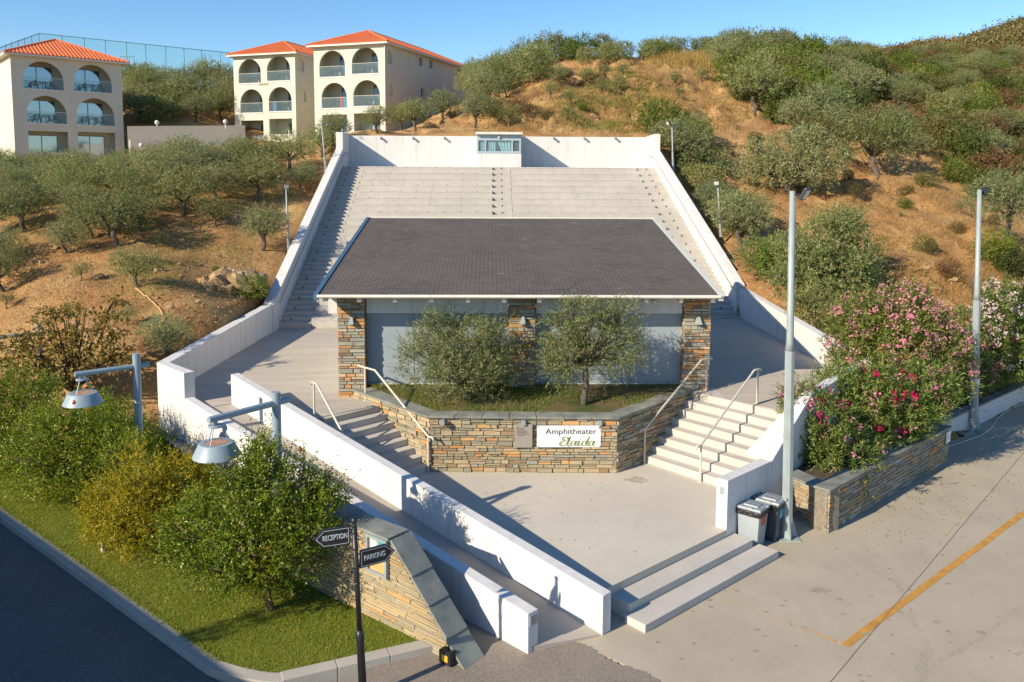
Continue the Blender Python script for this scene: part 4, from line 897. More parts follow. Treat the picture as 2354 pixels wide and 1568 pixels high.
for p in ((-28,70,9.0),(-38,70,8.0),(-33,76,9.6),(-45,75,9.2),(-24,84,11.2),(-16,80,11.2),(-10,78,11.2),(-3,92,13),(-8,66,11.0),(-18,66,9.2),(-25,67,8.9),(-36,66,7.6),(-28,64,8.0)): TP.append(p)
tp = np.array(TP, dtype=float)
def phi(r2): return np.sqrt(r2 + 6.0)
Kx = phi(((tp[:, None, :2] - tp[None, :, :2]) ** 2).sum(-1)); n_ = len(tp)
Pm = np.c_[np.ones(n_), tp[:, 0], tp[:, 1]]
Am = np.zeros((n_ + 3, n_ + 3)); Am[:n_, :n_] = Kx - .15 * np.eye(n_); Am[:n_, n_:] = Pm; Am[n_:, :n_] = Pm.T
wts = np.linalg.solve(Am, np.r_[tp[:, 2], 0, 0, 0])
def tz_raw(xy):
    xy = np.asarray(xy, float); out = np.zeros(len(xy))
    for i in range(0, len(xy), 20000):
        q = xy[i:i + 20000]; out[i:i + 20000] = phi(((q[:, None] - tp[None, :, :2]) ** 2).sum(-1)) @ wts[:n_] + np.c_[np.ones(len(q)), q] @ wts[n_:]
    return out
STEP = .55
gx = np.arange(-78, 82, STEP); gy = np.arange(14, 124, STEP)
GX, GY = np.meshgrid(gx, gy); GZ = tz_raw(np.c_[GX.ravel(), GY.ravel()]).reshape(GX.shape)
def fbm(X, Y, s, seed):
    out = np.empty(X.size); xs, ys_ = X.ravel(), Y.ravel()
    for i in range(X.size): out[i] = noise.fractal(Vector((xs[i] * s, ys_[i] * s, seed)), .9, 2.1, 5)
    return out.reshape(X.shape)
NZ = fbm(GX, GY, .42, 3.3)
rough = np.clip((GZ - .6) / 2.0, 0, 1) * (GY < 105)
GZ = GZ + NZ * .32 * rough
er = np.abs(fbm(GX, GY, 1.15, 9.1)) * (((GX > 10.5) & (GX < 24) & (GY > 30) & (GY < 60)) | ((GX > -8) & (GX < 26) & (GY > 52) & (GY < 84)))
GZ = GZ - er * rough * 1.15
# cut banks above the seating and right of it: steepened terraces
GZ = GZ + rough * .28 * np.sin(GZ * 2.0 + NZ * 2.5) * ((GX > -4) & (GY > 53) & (GY < 80))
# keep the ground below the built terraces
def clampz(poly, zmax):
    xs = [p[0] for p in poly]; ys_ = [p[1] for p in poly]
    for j in np.where((gy > min(ys_)) & (gy < max(ys_)))[0]:
        for i in np.where((gx > min(xs)) & (gx < max(xs)))[0]:
            if inside(gx[i], gy[j], poly): 
                zz = zmax(gx[i], gy[j]) if callable(zmax) else zmax
                GZ[j, i] = min(GZ[j, i], zz)
SKY_U = [-400, 1000, 1100, 1200, 1300, 1450, 1640, 1750, 1850, 1960, 2050, 2150, 2400, 3500]; SKY_V = [205, 205, 185, 128, 110, 96, 90, 96, 108, 128, 136, 138, 138, 138]
for j in range(len(gy)):
    if gy[j] < 58: continue
    for i in range(len(gx)):
        u_, v_ = proj((gx[i], gy[j], GZ[j, i])); vs_ = np.interp(u_, SKY_U, SKY_V)
        if v_ < vs_: GZ[j, i] -= (vs_ - v_) * gy[j] / F
def seatz(x, y): return 1.0 if y < YF + .6 else (1.1 + (y - YF) * rise / run * .9 if y < YB_ else 7.2)
clampz([(-8.8, 32.4), (10.6, 32.4), (9.85, 50.35), (-8.8, 50.35)], seatz)
clampz([(-9.3, 22.7), (-2, 14), (4, 14), (11, 17), (10.45, 33.4), (-8.75, 33.4)], .2)
clampz([(-60, 5), (-60, 26), (-26, 30.6), (-19, 25), (-9.4, 23.3), (0, 12), (12, 18), (40, 40), (60, 60), (80, 40), (80, 5)], lambda x, y: -.3 if y > (24 + .3 * abs(x + 14) if x < 0 else -1) or True else 0)
clampz([(w0.x - .3, w0.y - .3), (w0 + dwl * 9).to_tuple()[:2], (w0 + dwl * 9 + V(40, 25, 0)).to_tuple()[:2], (80, 60), (80, 10), (10, 10), (gF.x - 1, gF.y)], -.3)
clampz([(6, 15), (14, 20.5), (12.7, 23.2), (7, 21)], -.3)
wq0, wq1 = aty(284, 326, 72), aty(548, 317, 76)
clampz([(wq0.x - 3, wq0.y - 9), (wq1.x + 2.5, wq1.y - 9), (wq1.x + 2.5, wq1.y + .3), (wq0.x - 3, wq0.y + .3)], 10.3)
def hz_terrain(x, y):
    i = (x - gx[0]) / STEP; j = (y - gy[0]) / STEP; i0, j0 = int(i), int(j)
    if i0 < 0 or j0 < 0 or i0 >= len(gx) - 1 or j0 >= len(gy) - 1: return -.3
    fx, fy = i - i0, j - j0
    return (GZ[j0, i0] * (1 - fx) + GZ[j0, i0 + 1] * fx) * (1 - fy) + (GZ[j0 + 1, i0] * (1 - fx) + GZ[j0 + 1, i0 + 1] * fx) * fy
def cast(u, v, tmin=20, tmax=125):
    d = ray(u, v); d = d / d.y; y = tmin; 
    while y < tmax:
        p = CAM + d * y
        if p.z < hz_terrain(p.x, p.y): return V(p.x, p.y, hz_terrain(p.x, p.y))
        y += .12
    return None
ny, nx = GX.shape
idx = np.arange(ny * nx).reshape(ny, nx)
quads = np.stack([idx[:-1, :-1], idx[:-1, 1:], idx[1:, 1:], idx[1:, :-1]], -1).reshape(-1, 4)
t = NT('dry_hillside'); a = t.noise(.16, 5, .6); b_ = t.noise(.9, 6, .65); c = t.noise(6, 5, .7); g = t.noise(.33, 4, .6)
k = t.ramp(a, [(.34, (.33, .17, .07)), (.5, (.43, .24, .098)), (.66, (.475, .305, .135))])
k = t.mix(t.ramp(b_, [(.45, (0, 0, 0)), (.66, (.8, .8, .8))]), k, (.28, .155, .075))
k = t.mix(t.ramp(g, [(.55, (0, 0, 0)), (.68, (.7, .7, .7))]), k, (.45, .335, .14))
e_ = t.noise(.55, 6, .7, t.scaled((1, 1, .35))); k = t.mix(t.ramp(e_, [(.55, (0, 0, 0)), (.66, (.65, .65, .65))]), k, (.58, .36, .15))
k = t.mix(t.ramp(c, [(.54, (0, 0, 0)), (.66, (.5, .5, .5))]), k, (.50, .36, .20))
k = t.mix(t.ramp(c, [(.30, (.5, .5, .5)), (.43, (0, 0, 0))]), k, (.14, .085, .04))
t.col(k); t.bump(t.noise(5, 7, .72), 1.0, .12); M['hill'] = t.set(Roughness=.95, Specular_IOR_Level=.1)
ter = struct(npmesh('hillside', np.c_[GX.ravel(), GY.ravel(), GZ.ravel()], quads, M['hill'])); ter.data.polygons.foreach_set('use_smooth', [True] * len(ter.data.polygons))
# the far mountain
mp = [(1700,175),(1850,150),(1960,135),(2020,122),(2110,98),(2200,88),(2290,62),(2353,42),(2480,8),(2650,-40),(2900,-60)]
rows = []
for j in range(16):
    f = j / 15; row = []
    for i in range(61):
        s = i / 60 * (len(mp) - 1); i0 = min(int(s), len(mp) - 2); u = mp[i0][0] + (mp[i0+1][0] - mp[i0][0]) * (s - i0); v = mp[i0][1] + (mp[i0+1][1] - mp[i0][1]) * (s - i0)
        p = aty(u, v, 330); q = V(p.x * .5 + 18, 140, 8); r = q.lerp(p, f); r.z = q.z + (p.z - q.z) * (f ** .8) + noise.fractal(Vector((r.x * .03, r.y * .03, 1)), .8, 2.1, 5) * 2.5 * (1 if j < 15 else .6); row.append(r)
    rows.append(row)
b = MB(); b.add([p for r in rows for p in r] + [V(p.x, p.y + 120, -5) for p in rows[-1]], [(j * 61 + i, j * 61 + i + 1, (j + 1) * 61 + i + 1, (j + 1) * 61 + i) for j in range(16) for i in range(60)])
t = NT('scrub_covered_mountain'); a = t.noise(.045, 6, .65); c = t.noise(.35, 6, .7)
k = t.ramp(a, [(.36, (.075, .085, .03)), (.5, (.12, .10, .045)), (.62, (.22, .12, .05)), (.74, (.14, .11, .06))]); k = t.mix(t.ramp(c, [(.42, (.75, .75, .75)), (.58, (0, 0, 0))]), k, (.045, .055, .02))
t.col(k); t.bump(c, 1.0, 4.0); struct(b.build('mountain', t.set(Roughness=1, Specular_IOR_Level=.05), origin=(0, 0, 0), smooth=True))
# ================================================================== hotels
M['stucco'] = plain('cream_stucco', (.545, .54, .45), .85, .05, .8, .3); M['stucco2'] = plain('pale_cream_stucco', (.51, .50, .41), .85, .05, .8, .3)
t = NT('orange_roof_tile'); t.col(t.mix(t.ramp(t.noise(1.2, 4), [(.3, (0, 0, 0)), (.7, (.6, .6, .6))]), (.58, .125, .035), (.68, .20, .065))); M['tile'] = t.set(Roughness=.7)
t = NT('mirroring_window_glass'); t.col((.34, .42, .48)); M['mirror'] = t.set(Metallic=.85, Roughness=.06)
def arch_poly(s0, s1, z0, z1, flat=False):
    if flat: return [(s0, z0), (s1, z0), (s1, z1), (s0, z1)]
    r = (s1 - s0) / 2; zs = z1 - r; n = 14
    return [(s0, z0), (s1, z0)] + [((s0 + s1) / 2 + r * math.cos(math.pi * i / n), zs + r * math.sin(math.pi * i / n)) for i in range(n + 1)]
class Hotel:
    def __init__(s, label, A, B, depth, z0, ze, pane):
        s.A = V(A.x, A.y, 0); d = B - A; d.z = 0; s.W = d.length; s.d = d.normalized(); s.n = V(-s.d.y, s.d.x, 0); s.z0, s.ze, s.D, s.pane = z0, ze, depth, pane
        s.o = thing('hotel', label, 'hotel', tuple(s.A + s.d * s.W / 2 + s.n * depth / 2 + V(0, 0, z0))); s.lab = label; s.mb = MB()
    def P(s, a, w, z): return s.A + s.d * a + s.n * w + V(0, 0, z)
    def px(s, u, v): return on_plane(u, v, s.A, s.d)
    def front(s, holes):
        s.holes = holes; outer = [(0, s.z0), (s.W, s.z0), (s.W, s.ze), (0, s.ze)]
        polys = [outer] + holes
        tris = tessellate_polygon([[Vector((a, z, 0)) for a, z in p] for p in polys]); flat = [q for p in polys for q in p]
        s.mb.add([s.P(a, 0, z) for a, z in flat], tris)
    def bay(s, s0, s1, z0, z1, flat=False, deep=1.7, seats=True, door=(.25, .95)):
        h = arch_poly(s0, s1, z0, z1, flat); mb = s.mb; th = .28
        for i in range(len(h)):
            a, b = h[i], h[(i + 1) % len(h)]; mb.quad(s.P(a[0], 0, a[1]), s.P(b[0], 0, b[1]), s.P(b[0], th, b[1]), s.P(a[0], th, a[1]))
        x0, x1, zb, zz = s0 - .35, s1 + .35, z0 - .05, z1 + .15          # loggia behind the arch
        q = lambda a, w, z: s.P(a, w, z)
        mb.quad(q(x0, th, zb), q(x1, th, zb), q(x1, deep, zb), q(x0, deep, zb)); mb.quad(q(x0, th, zz), q(x1, th, zz), q(x1, deep, zz), q(x0, deep, zz))
        mb.quad(q(x0, th, zb), q(x0, deep, zb), q(x0, deep, zz), q(x0, th, zz)); mb.quad(q(x1, th, zb), q(x1, deep, zb), q(x1, deep, zz), q(x1, th, zz)); mb.quad(q(x0, deep, zb), q(x1, deep, zb), q(x1, deep, zz), q(x0, deep, zz))
        w = s1 - s0; a0, a1 = s0 + w * door[0], s0 + w * door[1]; zd = min(z1 - .25, zb + 2.35)
        f = MB()
        for xa, xb, za, zc in ((a0, a0 + .07, zb, zd), (a1 - .07, a1, zb, zd), (a0 + .07, a1 - .07, zd - .07, zd), ((a0 + a1) / 2 - .035, (a0 + a1) / 2 + .035, zb, zd - .07)):
            f.add([q(x, y, z) for y in (deep - .06, deep - .005) for x, z in ((xa, za), (xb, za), (xb, zc), (xa, zc))], [(0,1,2,3),(7,6,5,4),(0,1,5,4),(1,2,6,5),(2,3,7,6),(3,0,4,7)])
        fr_ = f.build('balcony_door', M['bluetrim'], s.o)
        for xa, xb in ((a0 + .07, (a0 + a1) / 2 - .035), ((a0 + a1) / 2 + .035, a1 - .07)):
            MB().quad(q(xa, deep - .03, zb + .02), q(xb, deep - .03, zb + .02), q(xb, deep - .03, zd - .07), q(xa, deep - .03, zd - .07)).build('pane', s.pane, fr_)
        b = MB(); b.add([q(x, y, z) for y in (-.05, .2) for x, z in ((s0 - .03, z0 - .10), (s1 + .03, z0 - .10), (s1 + .03, z0 + .02), (s0 - .03, z0 + .02))], [(0,1,2,3),(7,6,5,4),(0,1,5,4),(1,2,6,5),(2,3,7,6),(3,0,4,7)]); b.build('sill', M['white'], s.o)
        if not flat:
            rl = MB().quad(q(s0 + .0, .02, z0 + .03), q(s1, .02, z0 + .03), q(s1, .02, z0 + .95), q(s0, .02, z0 + .95)).build('balcony_glass', M['glass'], s.o)
            b = MB(); b.tube([q(s0, .02, z0 + .96), q(s1, .02, z0 + .96)], .02, 6); b.build('glass_rim', M['gutter'], rl)
        if seats:
            for fx, rot in ((.28, 1), (.78, -1)):
                furniture.append(('chair', q(s0 + w * fx, .75, zb + .005), s.d, s.n, rot, s.lab))
            furniture.append(('table', q(s0 + w * .52, .8, zb + .005), s.d, s.n, 1, s.lab))
    def roof(s, over=.5, pitch=.42, D=None, ridge=None):
        D = s.D; W = s.W; c = [(-over, -over), (W + over, -over), (W + over, D + over), (-over, D + over)]; hw = W / 2 + over; ht = hw * pitch; dd = min(hw, D / 2 + over); ze = s.ze
        r0, r1 = (W / 2, -over + dd), (W / 2, D + over - dd)
        b = MB(); b.add([s.P(a, w, ze + k) for k in (-.12, .02) for a, w in c], [(3,2,1,0),(0,1,5,4),(1,2,6,5),(2,3,7,6),(3,0,4,7),(4,5,6,7)]); rf = b.build('eaves', M['gutter'], s.o)
        b = MB(); rfo = None
        def face(c0, c1, t0, t1):
            c0, c1, t0, t1 = [Vector(p) for p in (c0, c1, t0, t1)]; e = c1 - c0; L = e.length; e = e / L; n_ = Vector((-e.y, e.x))
            ta, tb = (t0 - c0).dot(e), (t1 - c0).dot(e); hh = (t0 - c0).dot(n_); pw = .30; n = int(L / pw)
            for i in range(n):
                sa = L * i / n; sm = sa + L / n / 2
                lim = hh * (sm / ta if sm < ta else ((L - sm) / (L - tb) if sm > tb else 1)) ; lim = max(.1, min(lim, hh)); lim *= 1
                pr = [(-.5, .0), (-.3, .055), (0, .085), (.3, .055), (.5, .0)]; vs = []
                for tt in (0, lim):
                    for px_, hz_ in pr:
                        p = c0 + e * (sm + px_ * L / n) + n_ * tt; vs.append(s.P(p.x, p.y, ze + .03 + tt * ht / hh + hz_))
                b.add(vs, [(k, k + 1, k + 6, k + 5) for k in range(4)] + [(0, 1, 2, 3, 4)])
        face(c[0], c[1], r0, r0); face(c[1], c[2], r0, r1); face(c[2], c[3], r1, r1); face(c[3], c[0], r1, r0)
        ro = b.build('roof', M['tile'], s.o)
        b = MB()
        for p_, q_ in ((c[0], r0), (c[1], r0), (c[2], r1), (c[3], r1), (r0, r1)):
            z_a = ze + (ht if p_ in (r0, r1) else 0); b.tube([s.P(p_[0], p_[1], z_a + .06), s.P(q_[0], q_[1], ze + ht + .06)], .11, 6)
        b.build('ridge_tiles', M['tile'], ro)
    def done(s, stucco):
        P = s.P; D = s.D
        for (a0, w0), (a1, w1) in (((s.W, 0), (s.W, D)), ((s.W, D), (0, D)), ((0, D), (0, 0))):
            if (a0, w0) == (s.W, 0) and getattr(s, 'side', None): continue
            s.mb.quad(P(a0, w0, s.z0), P(a1, w1, s.z0), P(a1, w1, s.ze), P(a0, w0, s.ze))
        s.mb.build('wall', stucco, s.o)
    def side_wall(s, holes, far=True):          # right flank with openings (w along depth, z)
        s.side = True; outer = [(0, s.z0), (s.D, s.z0), (s.D, s.ze), (0, s.ze)]
        tris = tessellate_polygon([[Vector((a, z, 0)) for a, z in p] for p in [outer] + [h for h, _ in holes]]); flat = [q for p in [outer] + [h for h, _ in holes] for q in p]
        s.mb.add([s.P(s.W, w, z) for w, z in flat], tris)
        for h, kind in holes:
            for i in range(len(h)):
                a, b = h[i], h[(i + 1) % len(h)]; s.mb.quad(s.P(s.W, a[0], a[1]), s.P(s.W, b[0], b[1]), s.P(s.W - .25, b[0], b[1]), s.P(s.W - .25, a[0], a[1]))
            m_ = M['pane'] if kind == 'win' else (M['stucco2'] if kind == 'arch' else M['mirror'])
            b = MB(); b.add([s.P(s.W - .25, a, z) for a, z in h], [tuple(range(len(h)))]); b.build('window', m_, s.o)
furniture = []
SL = V(math.cos(math.radians(39)), math.sin(math.radians(39)), 0)
# left hotel
YA = 69.0; XA = aty(35, 350, YA).x; A = V(XA, YA, 0); Bp = None
t_ = 0
for i in range(400):
    t_ = i * .05; p = A + SL * t_
    if p.x / p.y > aty(283, 300, p.y).x / p.y: break
B = A + SL * t_
zE = (on_plane(40, 127, A, SL)[1] + on_plane(280, 143, A, SL)[1]) / 2
h1 = Hotel('three storey cream hotel with red roof at the left photo edge', A, B, 11, 8.0, zE, M['mirror'])
bays = []
for (ul, vl), (ur, vr), (ua, va), fl in (((218,818),(588,832),(395,567),0), ((682,842),(1030,857),(850,598),0), ((252,1130),(618,1143),(425,882),0), ((708,1150),(1056,1160),(878,905),0), ((268,1400),(635,1410),(450,1209),1), ((725,1420),(1070,1430),(900,1218),1)):
    a0, z0a = h1.px(ul * .25, vl * .25); a1, z0b = h1.px(ur * .25, vr * .25); _, z1 = h1.px(ua * .25, va * .25); bays.append((a0, a1, (z0a + z0b) / 2, z1, fl))
h1.front([arch_poly(a, c, z0, z1, f) for a, c, z0, z1, f in bays])
for a, c, z0, z1, f in bays: h1.bay(a, c, z0, z1, f, seats=not f, door=(.02, .84))
h1.roof(); h1.done(M['stucco'])
# right hotel: two staggered blocks
DR = V(math.cos(math.radians(-21)), math.sin(math.radians(-21)), 0)
def far_end(A, d, u, v):
    t_ = 0
    while t_ < 30:
        p = A + d * t_
        if p.x / p.y > aty(u, v, p.y).x / p.y: break
        t_ += .05
    return A + d * t_
z2 = lambda x, y: (508 + .25 * x, 43.5 + .25 * y)
A = V(aty(539, 250, 86).x, 86, 0); B = far_end(A, DR, 678.5, 200)
zE = (on_plane(*z2(105, 355), A, DR)[1] + on_plane(*z2(665, 300), A, DR)[1]) / 2
h2 = Hotel('left block of the twin cream hotel with arched balconies', A, B, 15, 9.5, zE, M['pane'])
bays = []
for pl_ in (((163,600),(367,585),(272,370),0), ((423,577),(637,563),(523,340),0), ((180,870),(385,858),(283,647),0), ((440,855),(650,846),(545,626),0), ((188,1080),(392,1075),(290,935),1), ((445,1070),(655,1060),(550,918),1)):
    (ul, vl), (ur, vr), (ua, va), fl = pl_; a0, z0a = h2.px(*z2(ul, vl)); a1, z0b = h2.px(*z2(ur, vr)); _, z1 = h2.px(*z2(ua, va)); bays.append((a0, a1, (z0a + z0b) / 2, z1, fl))
h2.front([arch_poly(a, c, z0, z1, f) for a, c, z0, z1, f in bays])
for a, c, z0, z1, f in bays: h2.bay(a, c, z0, z1, f, seats=not f, door=(.42, 1.0))
Bf = h2.A + h2.d * h2.W
sp2 = lambda x, y: on_plane(*z2(x, y), Bf, h2.n)
hs = []
for xl, xr2, yt, yb_ in ((710, 763, 370, 476), (728, 782, 652, 757)):
    a0, zb_ = sp2(xl, yb_); a1, zt2 = sp2(xr2, (yt + yb_) / 2); zt2 = sp2((xl + xr2) / 2, yt)[1]; hs.append((arch_poly(a0, a1, zb_, zt2), 'arch'))
h2.side_wall(hs); h2.roof(); h2.done(M['stucco'])
me = text_mesh('ΑΘΗΝΑ', .32); a_, z_ = h2.px(*z2(393, 604)); put_text(me, plain('bronze_letters', (.26, .19, .10), .5), h2.o, h2.P(a_, -.03, z_), h2.d, (0, 0, 1), 'lettering', 1.15)
A = V(aty(723, 250, 79.5).x, 79.5, 0); B = far_end(A, DR, 884.5, 200)
zE = (on_plane(*z2(845, 262), A, DR)[1] + on_plane(*z2(1497, 212), A, DR)[1]) / 2
h3 = Hotel('right block of the twin cream hotel with a long shaded side wall', A, B, 19.5, 9.8, zE, M['pane'])
bays = []
for pl_ in (((905,540),(1140,528),(1015,292),0), ((1202,517),(1446,493),(1318,262),0), ((925,828),(1157,815),(1037,588),0), ((1216,808),(1461,797),(1330,563),0), ((932,1050),(1160,1045),(1045,882),1), ((1222,1035),(1465,1030),(1340,868),1)):
    (ul, vl), (ur, vr), (ua, va), fl = pl_; a0, z0a = h3.px(*z2(ul, vl)); a1, z0b = h3.px(*z2(ur, vr)); _, z1 = h3.px(*z2(ua, va)); bays.append((a0, a1, (z0a + z0b) / 2, z1, fl))
h3.front([arch_poly(a, c, z0, z1, f) for a, c, z0, z1, f in bays])
for a, c, z0, z1, f in bays: h3.bay(a, c, z0, z1, f, seats=not f, door=(.42, 1.0))
Bf = h3.A + h3.d * h3.W; sp3 = lambda x, y: on_plane(*z2(x, y), Bf, h3.n); hs = []
for xl, xr2, yt, yb_, kd in ((1523, 1576, 288, 406, 'arch'), (1538, 1583, 590, 705, 'arch'), (2172, 2213, 425, 526, 'mir'), (1825, 1855, 362, 432, 'win'), (1918, 1946, 380, 455, 'win'), (1837, 1867, 643, 710, 'win'), (1930, 1958, 657, 730, 'win')):
    a0, zb_ = sp3(xl, yb_); a1, _ = sp3(xr2, yb_); zt2 = sp3((xl + xr2) / 2, yt)[1]; hs.append((arch_poly(a0, a1, zb_, zt2, kd == 'win'), kd))
h3.side_wall(hs); h3.roof(); h3.done(M['stucco'])
MB().tube([h3.P(h3.W + .02, -.09, h3.ze - .15), h3.P(h3.W + .02, -.09, h3.z0)], .06, 6).build('downpipe', M['gutter'], h3.o)
for lab_, u_, v_, cset in (('red and white towel hung on a lower balcony of the right hotel block', 1108, 762, (.5, .06, .07)), ('blue towel beside the red one on the lower balcony of the right hotel block', 1130, 766, (.05, .25, .42)), ('blue cloth on the lower right balcony of the left hotel block', 490, 800, (.06, .2, .4))):
    H_t = h3 if u_ > 900 else h2; a_, z_ = H_t.px(*z2(u_, v_)); b = MB(); b.add([H_t.P(a_ + x, w, z_ + z) for w in (.06, .12) for x, z in ((-.2, -.5), (.2, -.48), (.18, .45), (-.22, .43))], [(0,1,2,3),(7,6,5,4),(0,1,5,4),(1,2,6,5),(2,3,7,6),(3,0,4,7)]); tag(b.build('towel', plain('towel_cloth', cset, .9, .25, 8)), lab_, 'towel')
# balcony furniture
def chair_mesh():
    b = MB(); b.box(-.24, .24, -.24, .24, .40, .44)
    for x in (-.22, .22):
        for y in (-.22, .22): b.tube([(x, y, 0), (x, y, .42)], .025, 5)
    n = 9
    for i in range(n):
        th = math.pi * (i / (n - 1)) ; x, y = .27 * math.cos(th), .25 * math.sin(th) + .0; hh = .62 + .24 * math.sin(th)
        b.tube([(x * .9, y * .9, .44), (x, y, hh)], .02, 5)
    b.tube([(.27 * math.cos(math.pi * i / 12), .25 * math.sin(math.pi * i / 12), .62 + .24 * math.sin(math.pi * i / 12)) for i in range(13)], .025, 5); return b
def table_mesh():
    b = MB(); b.lathe((0, 0, 0), [(0, .70), (.34, .70), (.34, .73), (0, .73)], 14); b.tube([(0, 0, .1), (0, 0, .7)], .03, 6)
    for k in range(3): b.tube([(0, 0, .2), (.28 * math.cos(k * 2.1), .28 * math.sin(k * 2.1), 0)], .02, 5)
    return b
protos = {}
for kind, p, d, n, rot, lab in furniture:
    key = kind
    if key not in protos: o = (chair_mesh() if kind == 'chair' else table_mesh()).build('balcony_' + kind, M['wicker'] if 'wicker' in M else M['black'], origin=(0, 0, 0)); protos[key] = o
    else: o = protos[key].copy(); COL.objects.link(o)
    o.location = p; ang = math.atan2(d.y, d.x) + (-1.2 if rot > 0 else 1.2) + rnd.uniform(-.4, .4); o.rotation_euler = (0, 0, ang)
    where = 'left hotel' if 'left photo' in lab else ('left block of the twin hotel' if 'left block' in lab else 'right block of the twin hotel')
    tag(o, f"{'dark wicker armchair' if kind == 'chair' else 'small dark round table'} behind balcony glass on the {where}", kind, f"{kind}s on balconies of the {where}")
# road-side retaining wall with globe lamps
w_a, w_b = aty(284, 326, 72), aty(548, 317, 76); zA, zB = aty(287, 290, 72).z, aty(546, 288, 76).z
d = w_b - w_a; d.z = 0; b = MB(); b.obox(w_a, d, .35, d.length + .6, 0, .4, 7.5, zA, zB)
tag(b.build('retaining_wall', plain('taupe_render', (.40, .355, .285), .9, .08, .6)), 'long taupe retaining wall between the two hotels', 'wall')
b = MB(); b.obox(w_a, d, .4, d.length + .6, -3.5, -.05, 7.5, min(w_a.z, w_b.z) + .1); struct(b.build('path', M['kerb']))
for lab, u, v in (('white globe lamp on the left part of the taupe retaining wall', 361, 290), ('white globe lamp at the right end of the taupe retaining wall', 518, 288), ('white globe lamp just below the taupe retaining wall, in the olive tops', 325, 343)):
    p = aty(u, v, 73.5 if v < 300 else 68); o = thing('globe_lamp', lab, 'lamp', tuple(p)); MB().tube([p - V(0, 0, .3), p + V(0, 0, .12)], .05, 6).build('stem', M['gutter'], o)
    MB().lathe(p + V(0, 0, .1), [(0, 0), (.14, .05), (.2, .17), (.19, .27), (.1, .38), (0, .4)], 12).build('globe', M['white'], o, smooth=True)
# sports-court netting fence
YN = 108.0
q0, q1, qc = aty(-60, 132, 80), aty(530, 122, 116), aty(90, 77, 108)
t = NT('green_netting'); t.col((.06, .42, .46)); tr_ = t.n.new('ShaderNodeBsdfTransparent'); mx = t.n.new('ShaderNodeMixShader'); mx.inputs[0].default_value = .25
t.l(tr_.outputs[0], mx.inputs[1]); t.l(t.b.outputs[0], mx.inputs[2]); t.l(mx.outputs[0], t.out.inputs['Surface']); M['net'] = t.m
fence = thing('netting_fence', 'tall green netting fence round the sports court behind the hotels', 'fence', (qc.x, qc.y, 18.6))
M['dkpole'] = plain('dark_green_pole', (.13, .30, .33), .5, .1)
for (pa, pb_, us, mids) in ((qc, q1, (90, 143, 194, 242, 290, 334, 380, 422, 462, 505), (.52, .18)), (q0, qc, (12, 26, 41, 56, 73), (.5,))):
    for u in us:
        f = (u - (90 if pa is qc else -60)) / ((530 - 90) if pa is qc else 150); p = pa.lerp(pb_, f); p = aty(u, 100, p.y) * 1; zt_ = pa.z + (pb_.z - pa.z) * f
        MB().tube([(p.x, p.y, 15), (p.x, p.y, zt_)], .055, 6).build('post', M['dkpole'], fence)
    b = MB(); b.tube([pa, pb_], .05, 6)
    for m_ in mids: b.tube([V(pa.x, pa.y, 18.8 + (pa.z - 18.8) * m_), V(pb_.x, pb_.y, 18.8 + (pb_.z - 18.8) * m_)], .045, 6)
    b.build('rail', M['dkpole'], fence)
    MB().quad(V(pa.x, pa.y, 18), V(pb_.x, pb_.y, 18), pb_, pa).build('net', M['net'], fence)
# basketball hoop
p = aty(302, 190, 104); o = thing('basketball_hoop', 'dark basketball hoop and backboard frame before the green netting', 'basketball hoop', (p.x, p.y, 18.7))
zt_ = aty(300, 131, 104).z; zb_ = aty(300, 150, 104).z; xl, xr2 = aty(278, 140, 104).x, aty(310, 140, 104).x
MB().tube([(p.x, p.y, 17), (p.x, p.y, zb_)], .10, 8).build('pole', M['dkpole'], o)
b = MB()
for a, c in (((xl, zt_), (xr2, zt_)), ((xl, zb_), (xr2, zb_)), ((xl, zt_), (xl, zb_)), ((xr2, zt_), (xr2, zb_)), (((xl * 2 + xr2) / 3, zt_), ((xl * 2 + xr2) / 3, zb_)), (((xl + 2 * xr2) / 3, zt_), ((xl + 2 * xr2) / 3, zb_))): b.tube([(a[0], p.y - .3, a[1]), (c[0], p.y - .3, c[1])], .05, 5)
b.build('backboard', M['dkpole'], o); b = MB(); b.tube([((xl + xr2) / 2 + .23 * math.cos(k * .5236), p.y - .65 + .23 * math.sin(k * .5236), zb_ + .2) for k in range(13)], .02, 5); b.build('rim', M['dkpole'], o)
# light poles on the slopes
for lab, ub, vb, ut, vt, Y, ld, ls in (
    ('slim steel floodlight pole on the left slope, nearer one with square black head', 664, 588, 657, 425, 37.2, (.3, -1), .25), ('slim steel floodlight pole on the left slope, farther one near the top wall', 750, 412, 739, 283, 46.5, (1, -.2), .25),
    ('slim steel floodlight pole beside the right flank wall, farther one', 1547, 402, 1544, 281, 47.0, (-1, -.3), .25), ('slim steel floodlight pole beside the right flank wall, nearer one', 1655, 520, 1649, 418, 39.0, (-.5, -1), .25)):
    a = aty(ub, vb, Y); c = aty(ut, vt, Y); light_pole(lab, a - (c - a) * .25, c, .055, plate=False, lampdir=ld, lampsize=ls)
# building across the road (behind the photographer's left): it shades the road
ob2 = thing('roadside_building', 'plain flat-roofed building across the road from the lawn', 'building', tuple(kA - nk * 10))
MB().obox(kA - nk * 8, dk, -14, 8.2, -6, 0, -.3, 4.3).build('wall', M['stucco'], ob2)
MB().obox(kA - nk * 7.8, dk, -14.2, 8.4, -6.4, 0, 4.302, 4.46).build('roof', M['kerb'], ob2)
